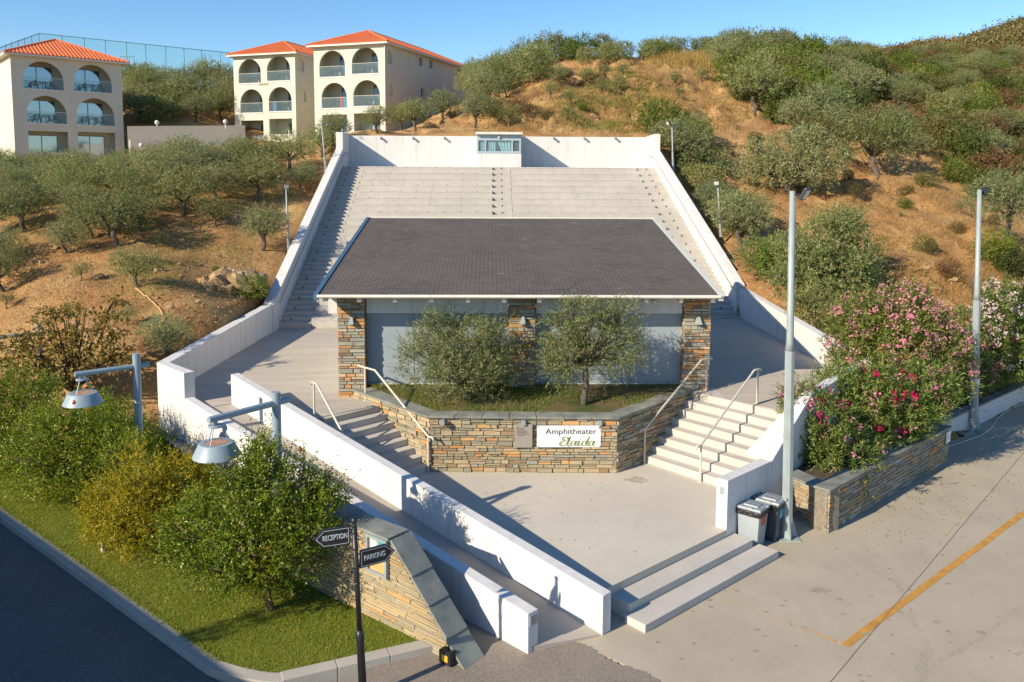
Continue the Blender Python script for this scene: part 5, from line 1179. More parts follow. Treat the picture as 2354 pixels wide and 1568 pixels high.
# ================================================================== light and sky
SUN = V(1.5, 1.13, -1.0).normalized()          # direction the light travels
el = math.asin(-SUN.z)
sd_ = bpy.data.lights.new('sun', 'SUN'); sd_.energy = 5.0; sd_.angle = math.radians(.53); sd_.color = (1, .865, .66)
so = bpy.data.objects.new('sun', sd_); COL.objects.link(so); so.rotation_euler = (-SUN).to_track_quat('Z', 'Y').to_euler(); so.location = (-30, -20, 40)
w = bpy.data.worlds.new('World'); scene.world = w; w.use_nodes = True; nt = w.node_tree
sky = nt.nodes.new('ShaderNodeTexSky'); sky.sky_type = 'NISHITA'; sky.sun_disc = False; sky.sun_elevation = el
sky.sun_rotation = math.atan2(-SUN.x, -SUN.y)
sky.air_density = 1.0; sky.dust_density = .1; sky.ozone_density = 3.0; sky.altitude = 300
hs_ = nt.nodes.new('ShaderNodeHueSaturation'); hs_.inputs['Saturation'].default_value = 1.2; hs_.inputs['Hue'].default_value = .502; nt.links.new(sky.outputs[0], hs_.inputs['Color'])
nt.links.new(hs_.outputs[0], nt.nodes['Background'].inputs[0]); nt.nodes['Background'].inputs[1].default_value = .115
scene.view_settings.view_transform = 'Standard'; scene.view_settings.look = 'None'; scene.view_settings.exposure = .6; scene.view_settings.gamma = 1
scene.render.engine = 'CYCLES'
scene.cycles.max_bounces = 8; scene.cycles.transparent_max_bounces = 12; scene.cycles.diffuse_bounces = 5; scene.cycles.glossy_bounces = 2
# ================================================================== vegetation
def unit(a): return a / np.maximum(np.linalg.norm(a, axis=-1, keepdims=True), 1e-9)
def leaves(R, pos, dr, ll, lw, flat=.0, face=None):
    """one diamond leaf per row"""
    n = len(pos); s = unit(np.cross(dr, R.normal(size=(n, 3)) * (1 if face is None else .62) + np.array([0, 0, flat]) + (0 if face is None else face))) 
    L = ll * R.uniform(.7, 1.25, (n, 1)); W = lw * R.uniform(.75, 1.2, (n, 1)); nm = np.cross(s, dr)
    v = np.stack([pos, pos + dr * L * .5 + s * W * .5 + nm * L * .06, pos + dr * L, pos + dr * L * .5 - s * W * .5 + nm * L * .06], 1)
    return v.reshape(-1, 3), np.arange(n * 4, dtype=np.int32).reshape(n, 4)
def twigs(R, blobs, n, tl, per, ll, lw, up=.35, inner=.45, spread=.7, wob=.35, droop=0):
    """blobs: (x,y,z,rx,rz); returns leaf quads set along short shoots"""
    B = np.array(blobs, float); w = B[:, 3] ** 2 + .02; k = R.choice(len(B), n, p=w / w.sum()); b = B[k]
    u = unit(R.normal(size=(n, 3))); f = R.uniform(inner, 1, (n, 1)) ** .6; sc = np.stack([b[:, 3], b[:, 3], b[:, 4]], 1)
    p0 = b[:, :3] + u * sc * f; d = unit(u * .8 + R.normal(size=(n, 3)) * wob + np.array([0, 0, up]))
    T = tl * R.uniform(.5, 1.4, (n, 1)) * np.where(R.random((n, 1)) < .07, 2.0, 1.0)
    pos = []; dr = []
    for j in range(per):
        t = (j + R.uniform(0, 1, (n, 1))) / per
        q = p0 + d * T * t - np.array([0, 0, 1]) * droop * (T * t) ** 2
        pos.append(q); dr.append(unit(d * (1 - spread * .5) + R.normal(size=(n, 3)) * spread))
    fc = unit(u + np.array([0, 0, .45])); return leaves(R, np.concatenate(pos), np.concatenate(dr), ll, lw, 0, np.concatenate([fc] * per))
def limbs(base, fork, blobs, r0, seed, mtwist=.12):
    r = random.Random(seed); b = MB(); base = Vector(base); fork = Vector(fork); P = []
    for i in range(5):
        t = i / 4; P.append(base.lerp(fork, t) + V(r.uniform(-1, 1), r.uniform(-1, 1), 0) * mtwist * (1 if 0 < i < 4 else 0))
    b.tube(P, [r0 * 1.35, r0 * 1.05, r0 * .95, r0 * .9, r0 * .85], 8)
    for x, y, z, rx, rz in blobs:
        e = V(x, y, z); m = fork.lerp(e, .5) + V(r.uniform(-.1, .1), r.uniform(-.1, .1), r.uniform(-.05, .12)); rr = r0 * .5
        b.tube([fork - V(0, 0, .03), m, e], [rr, rr * .7, rr * .3], 6)
        for _ in range(2):
            u = V(r.uniform(-1, 1), r.uniform(-1, 1), r.uniform(-.2, .9)); b.tube([e.lerp(m, .4), e + V(u.x * rx * .7, u.y * rx * .7, u.z * rz * .7)], [rr * .35, rr * .1], 4)
    return b
OL = [(.145, .18, .045), (.21, .245, .07), (.29, .31, .105), (.38, .39, .19), (.18, .21, .055)]
LM = {}
LM['olive'] = leafmat('olive_leaf', OL, .35, .5, .2)
LM['olive2'] = leafmat('silvery_olive_leaf', [(0.204, 0.240, 0.090), (0.300, 0.324, 0.138), (0.396, 0.414, 0.216), (0.156, 0.186, 0.066)], .4, .5, .18)
LM['dark'] = leafmat('evergreen_leaf', [(0.066, 0.094, 0.018), (0.105, 0.138, 0.026), (0.154, 0.182, 0.039), (0.083, 0.110, 0.024)], .35, .5, .3)
LM['green'] = leafmat('bright_green_leaf', [(0.115, 0.184, 0.017), (0.172, 0.236, 0.029), (0.230, 0.282, 0.040), (0.127, 0.161, 0.029)], .4, .5, .22)
LM['brown'] = leafmat('dry_brown_leaf', [(0.208, 0.098, 0.039), (0.286, 0.143, 0.052), (0.156, 0.091, 0.046), (0.130, 0.117, 0.039)], .2, .6, .3)
LM['scrub'] = leafmat('mixed_scrub_leaf', [(0.132, 0.138, 0.031), (0.198, 0.193, 0.050), (0.264, 0.231, 0.077), (0.110, 0.110, 0.031)], .35, .55, .3)
LM['pom'] = leafmat('pomegranate_leaf', [(0.085, 0.16, 0.01), (0.135, 0.225, 0.012), (0.22, 0.3, 0.018), (0.36, 0.4, 0.032), (0.05, 0.09, 0.008)], .42, .42, .1, .45)
LM['pomy'] = leafmat('yellowing_pomegranate_leaf', [(0.34, 0.31, 0.016), (0.5, 0.38, 0.02), (0.18, 0.24, 0.012), (0.62, 0.38, 0.022), (0.42, 0.35, 0.018), (0.24, 0.28, 0.014)], .45, .45, .1, .35)
LM['fig'] = leafmat('autumn_leaf', [(0.396, 0.252, 0.060), (0.252, 0.192, 0.036), (0.324, 0.144, 0.042), (0.144, 0.156, 0.024), (0.456, 0.324, 0.096), (0.096, 0.120, 0.018)], .3, .5, .1)
LM['olean'] = leafmat('oleander_leaf', [(0.079, 0.132, 0.024), (0.146, 0.212, 0.039), (0.238, 0.291, 0.066), (0.356, 0.383, 0.106), (0.106, 0.159, 0.029)], .3, .45, .15, .35)
LM['pink'] = leafmat('pink_petal', [(0.78, 0.36, 0.42), (0.82, 0.46, 0.5), (0.7, 0.22, 0.3)], .35, .6, .05, .2)
LM['magenta'] = leafmat('magenta_petal', [(.55, .012, .10), (.42, .008, .09), (.65, .03, .14)], .35, .6, .05, .2)
LM['whitep'] = leafmat('white_petal', [(.78, .68, .64), (.80, .74, .72), (.74, .5, .48)], .35, .6, .05, .2)
LM['grass'] = leafmat('lawn_blade', [(.19, .27, .022), (.26, .32, .034), (.35, .35, .055), (.44, .36, .09), (.16, .23, .02)], .4, .6, .02, .2)
LM['dry'] = leafmat('dry_grass_blade', [(.42, .27, .09), (.50, .34, .13), (.33, .19, .065), (.38, .27, .10), (.25, .19, .06)], .3, .8, .05, .1)
LM['weed'] = leafmat('green_weed_blade', [(0.13, 0.21, 0.025), (0.18, 0.26, 0.035), (0.23, 0.25, 0.055)], .4, .6, .05, .2)
HID = []
def proto(kind, crown, trunk, lm, bark):
    r = thing(kind, '', kind.replace('_', ' '), (0, 0, 0)); 
    if trunk is not None: trunk.build('trunk', M[bark], r, smooth=True)
    npmesh('crown', crown[0], crown[1], lm, r); return r
def single(kind, crown, lm):
    return npmesh(kind, crown[0], crown[1], lm)
def place(pr, used, p, s, rz, label, cat, group=None, sz=None):
    o = pr if not used.get(pr.name) else copy_tree(pr); used[pr.name] = True
    o.location = p; o.scale = (s * 1.14, s * 1.14, sz or s); o.rotation_euler = (rnd.uniform(-.05, .05), rnd.uniform(-.05, .05), rz)
    tag(o, label, cat, group); return o
USED = {}
def olive_blobs(r, W, H, n, zb):
    out = []
    for i in range(n):
        a = 2 * math.pi * (i + r.uniform(-.3, .3)) / n; rr = W * r.uniform(.35, .62); z = zb + (H - zb) * r.uniform(.25, .62)
        out.append((rr * math.cos(a), rr * math.sin(a), z, W * r.uniform(.34, .48), (H - zb) * r.uniform(.24, .36)))
    out.append((r.uniform(-.2, .2) * W, r.uniform(-.2, .2) * W, zb + (H - zb) * .72, W * .5, (H - zb) * .3)); return out
OLV = []
for k in range(6):
    R = np.random.default_rng(100 + k); r = random.Random(50 + k); bl = olive_blobs(r, 1.75, 3.1, 6, .9)
    OLV.append(proto('olive_tree', twigs(R, bl, 820, .34, 11, .125, .034, .35), limbs((0, 0, -.3), (r.uniform(-.25, .25), r.uniform(-.25, .25), .95), bl, .13, k), LM['olive'] if k % 2 else LM['olive2'], 'bark'))
YOV = []
for k in range(3):
    R = np.random.default_rng(200 + k); r = random.Random(80 + k); bl = olive_blobs(r, .75, 1.9, 4, .6)
    YOV.append(proto('young_olive_tree', twigs(R, bl, 260, .30, 10, .10, .028, .5), limbs((0, 0, -.2), (r.uniform(-.1, .1), r.uniform(-.1, .1), .6), bl, .05, k, .05), LM['olive'], 'bark'))
def dome(r, W, H, n): 
    out = [(0, 0, H * .45, W * .75, H * .5)]
    for i in range(n):
        a = r.uniform(0, 6.28); rr = W * r.uniform(.3, .8); out.append((rr * math.cos(a), rr * math.sin(a), H * r.uniform(.2, .62), W * r.uniform(.28, .45), H * r.uniform(.25, .42)))
    return out
SHR = {}
for kind, lm, cnt, ll in (('dark', 'dark', 3, .15), ('green', 'green', 2, .14), ('scrub', 'scrub', 3, .14), ('brown', 'brown', 1, .13), ('olive', 'olive', 2, .13)):
    SHR[kind] = []
    for k in range(cnt):
        R = np.random.default_rng(300 + k + len(SHR) * 10); r = random.Random(400 + k + len(SHR) * 10); bl = dome(r, 1.5, 2.4, 7)
        SHR[kind].append(single({'dark': 'evergreen_shrub', 'green': 'green_shrub', 'scrub': 'scrub_bush', 'brown': 'withered_bush', 'olive': 'olive_shrub'}[kind], twigs(R, bl, 620, .32, 10, ll, ll * .36, .3), LM[lm]))
pts_used = []
def free(p, d):
    for q in pts_used:
        if (q[0] - p[0]) ** 2 + (q[1] - p[1]) ** 2 < d * d: return False
    return True
BLOCK = [[(-9.6, 32.0), (11.75, 32.8), (11.0, 51.2), (-9.7, 51.2)]]
for h in (h1, h2, h3): BLOCK.append([(h.P(a, w_, 0).x, h.P(a, w_, 0).y) for a, w_ in ((-1.5, -1.5), (h.W + 1.5, -1.5), (h.W + 1.5, h.D + 1), (-1.5, h.D + 1))])
BLOCK.append([(w_a.x - 3, w_a.y - 4), (w_b.x + 3, w_b.y - 4), (w_b.x + 3, w_b.y + 1.2), (w_a.x - 3, w_a.y + 1.2)])
def okp(p, d): return free(p, d) and not any(inside(p.x, p.y, B_) for B_ in BLOCK)
def put(kind, p, hpx, label, cat, group=None, base_h=3.1, wide=1.0):
    pr = rnd.choice(kind); h = hpx * p.y / F if hpx > 5 else hpx; s = h / base_h
    pts_used.append((p.x, p.y)); o = place(pr, USED, V(p.x, p.y, p.z - .04), s * wide, rnd.uniform(0, 6.28), label, cat, group, s); return o
# --- individually read olive trees: trunk foot (u, v), height in px, words
for u, v, h, lab in ((322,532,95,'broad olive tree with dark trunk in the middle of the left grove'), (494,521,68,'slim olive with a bare thin stem right of the broad grove olive'), (185,497,72,'leaning olive with bent dark trunk in the left grove'), (40,502,66,'rounded olive low on the left edge of the grove'),
    (150,585,82,'spreading olive with foliage sweeping to the ground, below the leaning olive'), (8,672,108,'bushy olive cut by the left photo edge on bare soil'), (316,664,95,'thin olive standing alone above the yellow hose'), (605,575,100,'bushy olive beside the near floodlight pole on the left slope'),
    (385,828,104,'grey green olive just outside the left terrace wall corner'), (668,396,92,'old olive with forked trunk near the far floodlight pole'), (545,418,96,'olive with leaning trunk left of the forked old olive'), (600,424,100,'olive with wide crown just below the hotel'), (738,364,70,'olive beside the far floodlight pole, near the top wall'), (768,338,72,'olive right behind the upper left end of the flank wall'),
    (692,438,66,'low round olive without visible trunk beside the flank wall'), (868,308,62,'olive closest to the left half of the top white wall'), (898,303,64,'slender olive behind the top wall, before the shaded hotel side'), (920,301,62,'straight olive between two bent ones behind the top wall'), (955,302,68,'olive with curved bare trunk behind the top wall'), (1015,284,72,'olive with tall crown at the right corner of the hotel'), (1090,294,78,'big olive just left of the booth on the ridge of dry soil'),
    (2016,405,150,'crooked olive tree with pale bare trunk on the right slope'), (2308,545,150,'old olive with thick trunk near the right photo edge'), (1735,262,120,'tall grey olive at the top of the cut bank'), (1960,250,100,'bluish olive among dark shrubs on the right hill'), (1563,392,120,'dense olive outside the right flank wall by the far pole')):
    p = cast(u, v) or atz(u, v, 3); put(OLV, p, h, lab, 'olive tree')
BIGP = cast(1885, 700) or aty(1885, 700, 30); pts_used.append((BIGP.x, BIGP.y))
p = cast(1800, 640); put(SHR['green'], p, 120, 'green bush at the foot of the tall floodlight pole, beyond the wall', 'shrub', base_h=2.6)
for u, v, h, lab in ((185,648,46,'young olive sapling on the bare left slope'), (374,568,38,'tiny olive sapling with a bent stem on the left slope'), (290,752,46,'small olive beside the loop of the yellow hose'), (18,712,40,'small olive twig plant at the left photo edge'), (1286,196,42,'round olive bush by the rocky notch of the bare hill'), (1346,196,38,'olive bush right of the rocky notch'), (1386,186,34,'wide low olive bush on the upper bare hill'), (1431,172,30,'small olive bush highest on the bare hill'), (1423,216,40,'olive bush with green grass under it on the bare hill'),
    (1383,218,36,'thin olive bush in the middle of the bare hill'), (1263,230,40,'olive sapling left on the bare hill below the notch'), (1311,243,40,'slim olive sapling on the middle bare hill'), (1307,288,44,'thick olive bush just above the booth'), (1551,202,34,'olive sapling on the right part of the bare hill'), (1561,228,28,'low wiry olive on the right part of the bare hill'), (1163,225,52,'small olive tree at the left end of the bare hill'), (1613,190,34,'small olive near the cut bank top')):
    p = cast(u, v)
    if p: put(YOV, p, h, lab, 'olive tree', base_h=1.9, wide=1.25)
for u, v, h, kd, lab in ((582,684,56,'green','vivid green bush on the right side of the rock outcrop'), (498,628,18,'scrub','tiny dark shrub growing on top of the rock outcrop'), (1198,268,50,'brown','dark brown withered bush left on the bare hill'), (1136,268,40,'scrub','olive brown bush near the big olive by the booth'), (1171,290,50,'olive','grey shrub at the foot of the bare hill, left of the booth'), (1256,275,26,'scrub','low dry bush in the middle foot of the bare hill'), (1338,254,22,'green','small green bush on the lower bare hill'), (690,292,60,'green','bright citrus bush before the twin hotel'), (20,352,72,'green','dark green bush at the foot of the left hotel'),
    (1120,254,60,'olive','grey olive shrub between the hotel and the bare hill'), (2120,580,44,'scrub','dark low bush in the tree shadow on the right slope'), (2180,640,46,'brown','reddish brown bush above the oleanders'), (2285,600,80,'green','green bush right of the far steel pole'), (2340,640,80,'dark','dark bush at the right photo edge above the white oleanders'), (2075,480,30,'green','low green bush on the upper right slope'), (1930,520,46,'scrub','scrubby bush by the cut bank behind the tall pole')):
    p = cast(u, v)
    if p: put(SHR[kd], p, h, lab, 'shrub', base_h=2.5)
# --- scattered planting, region by region
def scatter(poly, n, kinds, dmin, hr, label, cat, group, base_h, tries=30, smin=20):
    xs = [q[0] for q in poly]; ys_ = [q[1] for q in poly]; c = 0
    for _ in range(n * tries):
        if c >= n: break
        u, v = rnd.uniform(min(xs), max(xs)), rnd.uniform(min(ys_), max(ys_))
        if not inside(u, v, poly): continue
        p = cast(u, v, smin)
        if p is None or not okp(p, dmin): continue
        kd = rnd.choice(kinds)
        lb = label[kd] if isinstance(label, dict) else label
        put(OLV if kd == 'OL' else (YOV if kd == 'YO' else SHR[kd]), p, rnd.uniform(*hr) * (1 if kd != 'YO' else .6), lb, cat if kd in ('OL', 'YO') else 'shrub', (group if not isinstance(label, dict) else f'{group}: {kd}'), {'OL': 3.1, 'YO': 1.9}.get(kd, 2.5)); c += 1
    return c
cnt = {}
cnt['grove'] = scatter([(-30,418),(300,408),(560,400),(700,366),(738,385),(655,440),(480,500),(330,545),(180,600),(-30,650)], 220, ['OL'], 1.72, (1.7, 2.5), 'grey green olive tree in the dense grove between the left hotel and the seating', 'olive tree', 'olive trees of the left grove', 3.1, 60)
cnt['grove2'] = scatter([(-30,500),(200,470),(480,470),(560,500),(420,545),(300,575),(120,620),(-30,640)], 26, ['OL'], 2.0, (1.9, 2.6), 'grey green olive tree on the bare lower edge of the left grove', 'olive tree', 'olive trees on the lower edge of the left grove', 3.1, 30)
cnt['off'] = scatter([(-900,430),(-40,425),(-40,620),(-700,640)], 45, ['OL'], 2.3, (1.9, 2.7), 'grey green olive tree of the grove just beyond the left photo edge', 'olive tree', 'olive trees beyond the left photo edge', 3.1, 30)
cnt['hotelback'] = scatter([(275,205),(548,195),(548,290),(280,290)], 58, ['OL', 'OL', 'olive'], 2.2, (2.6, 3.6), {'OL': 'olive tree on the terraces between the two hotels', 'olive': 'dense olive shrub on the terraces between the two hotels'}, 'olive tree', 'planting between the hotels', 3.1, smin=73)
cnt['R1'] = scatter([(1070,130),(1110,105),(1180,80),(1262,100),(1262,150),(1215,195),(1130,235),(1085,285)], 64, ['OL', 'olive', 'olive'], 2.0, (2.4, 3.4), {'OL': 'silvery olive tree on the slope right of the twin hotel', 'olive': 'thick olive shrub on the slope right of the twin hotel'}, 'olive tree', 'planting right of the twin hotel', 3.1, smin=55)
cnt['R2'] = scatter([(1180,120),(1440,92),(1700,88),(1720,120),(1470,138),(1262,150)], 90, ['dark', 'dark', 'green', 'scrub', 'olive', 'olive'], 2.0, (1.6, 2.7), {'dark': 'dark evergreen shrub along the crest above the bare hill', 'scrub': 'brownish scrub bush along the crest above the bare hill', 'olive': 'grey olive shrub along the crest above the bare hill', 'green': 'fresh green shrub along the crest above the bare hill'}, 'tree', 'crest planting', 3.1, smin=60)
cnt['R3'] = scatter([(1640,90),(1990,120),(2010,260),(1860,330),(1760,290),(1690,215)], 70, ['OL', 'dark', 'olive', 'scrub', 'green'], 2.2, (2.4, 3.8), {'OL': 'olive tree in the thicket above the right cut bank', 'dark': 'dark evergreen shrub in the thicket above the right cut bank', 'olive': 'dense olive shrub in the thicket above the right cut bank', 'scrub': 'scrub bush in the thicket above the right cut bank', 'green': 'bright green shrub in the thicket above the right cut bank'}, 'olive tree', 'thicket above the cut bank', 3.1)
cnt['R4'] = scatter([(1720,70),(1960,90),(2060,110),(2380,90),(2380,500),(2230,450),(2110,370),(1990,330),(1870,330)], 210, ['OL', 'OL', 'dark', 'olive', 'scrub', 'brown', 'green'], 1.9, (1.5, 2.9), {'OL': 'olive tree among the scrub of the far right hillside', 'dark': 'dark evergreen shrub on the far right hillside', 'olive': 'thick olive shrub on the far right hillside', 'scrub': 'olive brown scrub bush on the far right hillside', 'brown': 'reddish brown withered bush on the far right hillside', 'green': 'bright green shrub on the far right hillside'}, 'olive tree', 'far right hillside', 3.1)
cnt['R5'] = scatter([(1508,300),(1600,330),(1650,430),(1700,540),(1790,680),(1750,690),(1640,545),(1555,400)], 34, ['olive', 'olive', 'green', 'OL'], 1.25, (1.5, 2.5), {'OL': 'olive tree in the strip along the right flank wall', 'olive': 'olive shrub hugging the right flank wall', 'green': 'green shrub hugging the right flank wall'}, 'olive tree', 'strip along the right flank wall', 3.1)
cnt['R6'] = scatter([(1700,330),(1980,340),(2350,470),(2353,650),(2100,560),(1960,470),(1780,440)], 22, ['scrub', 'YO', 'brown', 'scrub'], 2.4, (.5, 1.1), {'YO': 'young olive on the dry grass slope at right', 'scrub': 'low scrub bush on the dry grass slope at right', 'brown': 'low brown bush on the dry grass slope at right'}, 'olive tree', 'dry slope at right', 3.1)
cnt['left'] = scatter([(0,600),(560,540),(560,620),(300,640),(240,760),(60,700)], 8, ['YO', 'scrub'], 2.2, (.35, .8), {'YO': 'small olive shoot on the bare slope at left', 'scrub': 'low weed bush on the bare slope at left'}, 'olive tree', 'bare slope at left', 3.1)
print(cnt)
# --- the two planter olives
def specimen(label, foot, blobs, n, per, tl, ll, lw, up, r0, fork, lm, seed, kind='olive_tree', cat='olive tree', bark='bark', droop=0, inner=.3, sat=2):
    R = np.random.default_rng(seed); o = thing(kind, label, cat, tuple(foot))
    bl = [(x, y, z, a, c) for x, y, z, a, c in blobs]; rr_ = random.Random(seed * 3)
    for x, y, z, a, c_ in list(bl):
        for _ in range(sat):
            th = rr_.uniform(0, 6.28); q = rr_.uniform(.75, 1.1); bl.append((x + math.cos(th) * a * q, y + math.sin(th) * a * q * .8, z + c_ * rr_.uniform(-.5, 1.0), a * rr_.uniform(.2, .36), c_ * rr_.uniform(.2, .4)))
    t_ = limbs((0, 0, -.15), fork, bl, r0, seed, r0 * .5); t_.v = [(a + foot.x, b_ + foot.y, c + foot.z) for a, b_, c in t_.v]; t_.build('trunk', M[bark], o, smooth=True)
    c = twigs(R, bl, n, tl, per, ll, lw, up, inner, droop=droop); npmesh('crown', c[0], c[1], lm, o); return o
LM['olive3'] = leafmat('planter_olive_leaf', [(0.105, 0.145, 0.032), (0.155, 0.2, 0.055), (0.22, 0.265, 0.085), (0.33, 0.365, 0.165), (0.36, 0.37, 0.19)], .42, .45, .0)
k = 19.9 * 1 / F
fo = atz(1070, 918, 1.93); S_ = fo.y / F
B = lambda u, v, y, r, rz=None: ((u - 1070) * S_, y, (918 - v) * S_, r * S_, (rz or r) * S_)
specimen('dense many-stemmed olive in the stone planter, left of the middle pillar', fo, [B(990,800,.1,58), B(965,840,-.1,50), B(1010,770,.3,40), B(1060,830,-.35,70), B(1085,790,.15,62), B(1130,800,0,52), B(1140,850,-.1,48), B(1030,870,-.2,48), B(1100,870,.2,46), B(945,800,.1,28), B(1000,745,.0,18,34), B(1125,765,.1,22,34)], 2150, 13, .32, .085, .018, .6, .07, (0, 0, .35), LM['olive3'], 1)
fo = atz(1345, 925, 1.95); S_ = fo.y / F
B = lambda u, v, y, r, rz=None: ((u - 1345) * S_, y, (925 - v) * S_, r * S_, (rz or r) * S_)
specimen('airy olive with clear straight trunk in the stone planter, right of the middle pillar', fo, [B(1290,760,.1,48), B(1300,820,-.1,46), B(1340,730,.1,46), B(1350,790,.2,52), B(1420,740,0,46), B(1420,800,-.1,52), B(1275,850,0,34), B(1450,770,.1,28), B(1285,800,.1,36), B(1305,705,0,20,36), B(1435,705,0,20,34), B(1385,830,.2,34)], 1700, 12, .32, .095, .017, .3, .085, (-.02, 0, 1.0), LM['olive3'], 2, droop=.6)
fo = BIGP; s = fo.y / F; bl = [((a - 1885) * s, y, (700 - b_) * s * .97, r * s, r * .8 * s) for a, b_, y, r in ((1880,545,0,62), (1940,520,.2,50), (1975,575,0,50), (1830,600,-.2,56), (1900,620,-.4,66), (1960,640,0,52), (1810,560,.2,36), (1920,495,.1,34), (1850,655,-.3,46), (1800,640,.1,36), (1985,610,.3,36))]
specimen('very large bushy olive behind the pink oleanders, right of the tall pole', fo, bl, 2600, 12, .36, .12, .034, .4, .16, (.1, 0, 1.0), LM['olive'], 8)
fo = cast(1812, 446); s = fo.y / F; pts_used.append((fo.x, fo.y)); bl = [((a - 1812) * s, y, (446 - b_) * s * .97, r * s, r * .8 * s) for a, b_, y, r in ((1740,370,0,44), (1800,345,.4,46), (1860,350,0,46), (1905,375,-.3,40), (1840,395,-.6,50), (1770,400,-.4,44), (1720,400,.2,30), (1890,410,-.2,36), (1860,320,.3,34))]
specimen('large round olive tree above the right slope, left of the tall pole', fo, bl, 2000, 11, .42, .15, .044, .4, .2, (.2, 0, .7), LM['olive2'], 9)
fo = aty(1895, 775, 28.6); fo.z = hz_terrain(fo.x, fo.y); fo_u, fo_v = proj(fo); s = fo.y / F; bl = [((a - fo_u) * s, y, (fo_v - b_) * s, r * s, r * .8 * s) for a, b_, y, r in ((1860,715,0,36), (1910,728,0,42), (1955,745,.1,34), (1885,690,.3,38), (1840,695,.2,30))]
specimen('bushy green shrub leaning over the terrace wall under the very large olive', fo, bl, 1000, 11, .32, .10, .03, .35, .06, (0, 0, .4), LM['olive'], 10, 'olive_shrub', 'shrub')
# --- pomegranates by the lawn
def pom(label, u, v, blobs, n, lm, seed, g=.1, bark='wood', ll=.062):
    fo = atz(u, v, g); s = fo.y / F * 1.0
    bl = [((a - u) * s, y, (v - b_) * s * .93, r * s, (rz or r) * s) for a, b_, y, r, rz in blobs]
    return specimen(label, fo, bl, n, 13, .30, ll, .024, .45, .075, (0, 0, .42), lm, seed, 'pomegranate_tree', 'pomegranate', bark, 0, .3)
PF = pom('green pomegranate with bare twisted trunk beside the RECEPTION arrow board', 618, 1402, [(600,1090,0,80,70), (530,1150,.1,85,None), (660,1130,.2,85,None), (450,1200,0,75,None), (700,1190,0,70,None), (600,1200,-.5,95,None), (520,1250,-.3,75,60), (690,1260,-.1,62,50), (420,1255,.1,55,45), (610,1040,.1,40,60), (720,1105,.2,50,30), (600,1290,-.2,50,40), (745,1150,.1,42,30), (560,1270,.3,60,40), (690,1050,0,24,34), (575,1020,.1,20,40), (640,1010,0,18,36), (765,1105,.1,26,16), (605,1008,0,20,36), (580,1000,.1,12,30), (740,1080,.1,16,14), (560,1055,0,26,40), (400,1180,.1,34,40)], 3600, LM['pom'], 11)
R_ = np.random.default_rng(77); fo = ORG[PF.name]; s = fo.y / F; c = twigs(R_, [((612 - 618) * s, -.15, (1402 - 1285) * s, 34 * s, 30 * s), ((590 - 618) * s, -.1, (1402 - 1330) * s, 18 * s, 26 * s), ((640 - 618) * s, -.2, (1402 - 1265) * s, 22 * s, 20 * s)], 150, .22, 11, .06, .024, .2); npmesh('yellowing_shoots', c[0], c[1], LM['pomy'], PF)
pom('golden yellow pomegranate in the middle of the row by the lawn', 352, 1262, [(330,1090,0,65,60), (270,1140,0,60,None), (400,1110,.3,70,60), (330,1170,-.5,75,60), (250,1190,-.1,45,40), (430,1090,.2,55,60), (380,1190,-.3,60,45), (470,1110,.4,40,40), (300,1215,.1,40,25), (225,1160,0,28,30), (222,1218,0,22,16)], 2300, LM['pomy'], 12)
pom('dense green pomegranate behind the yellow one, under the middle lamp shade', 190, 1140, [(170,975,0,80,62), (95,1010,0,75,60), (240,1000,.0,80,65), (160,1050,-.6,85,60), (90,1075,-.2,55,42), (255,1075,-.3,70,50), (300,1000,-.2,60,58), (335,1045,-.2,45,45), (190,945,-.1,55,40), (318,972,-.8,44,36), (335,1010,-.9,44,40), (120,950,0,50,40), (200,1105,-.5,60,30)], 3300, LM['pom'], 13)
pom('green pomegranate at the left photo edge on the lawn', 45, 1075, [(30,920,0,85,70), (-30,940,0,80,70), (95,930,-.2,70,65), (40,1000,-.4,70,50), (10,870,.0,70,55), (-60,990,0,70,None), (75,875,0,60,45), (20,1050,-.5,55,35), (110,985,-.3,50,45)], 2900, LM['pom'], 14)
pom('green yellow pomegranate between the lamp pole and the white terrace corner', 285, 1080, [(270,960,0,50,45), (310,985,-.2,40,None), (235,965,.0,55,None), (275,1000,-.3,50,None), (210,930,.2,45,40)], 1300, LM['pom'], 15)
# fruits
for lab, u, v, y in (('orange pomegranate fruit hanging low at the front of the green row', 241, 1118, 17.6), ('orange pomegranate fruit at the far left of the yellow tree', 207, 1214, 16.9), ('red pomegranate fruit under the left lamp shade', 170, 930, 17.0), ('red pomegranate fruit at the top of the tree beside the arrow boards', 690, 1038, 14.6)):
    p = aty(u, v, y); b = MB(); b.lathe(p, [(0, 0), (.028, .008), (.042, .035), (.036, .065), (.014, .08), (.018, .098)], 10); tag(b.build('pomegranate_fruit', plain('pomegranate_skin', (.55, .10, .04), .4, .25, 12), smooth=True), lab, 'fruit')
# autumn tree behind
fo = aty(165, 1030, 23.6); s = fo.y / F; bl = [((a - 165) * s, y, (1030 - b_) * s, r * s, r * .8 * s) for a, b_, y, r in ((150,760,0,48), (90,800,0,50), (220,790,.2,52), (60,830,.2,40), (250,740,.1,34), (180,830,-.4,52), (120,740,.3,34), (265,820,0,34), (190,720,0,26), (30,800,0,40), (280,690,.1,14), (150,850,-.2,40))]
specimen('half bare autumn tree with yellow and rust leaves beyond the lamps', fo, bl, 560, 9, .32, .12, .07, .3, .09, (.1, 0, 1.7), LM['fig'], 21, 'autumn_tree', 'tree', 'wood', .3)
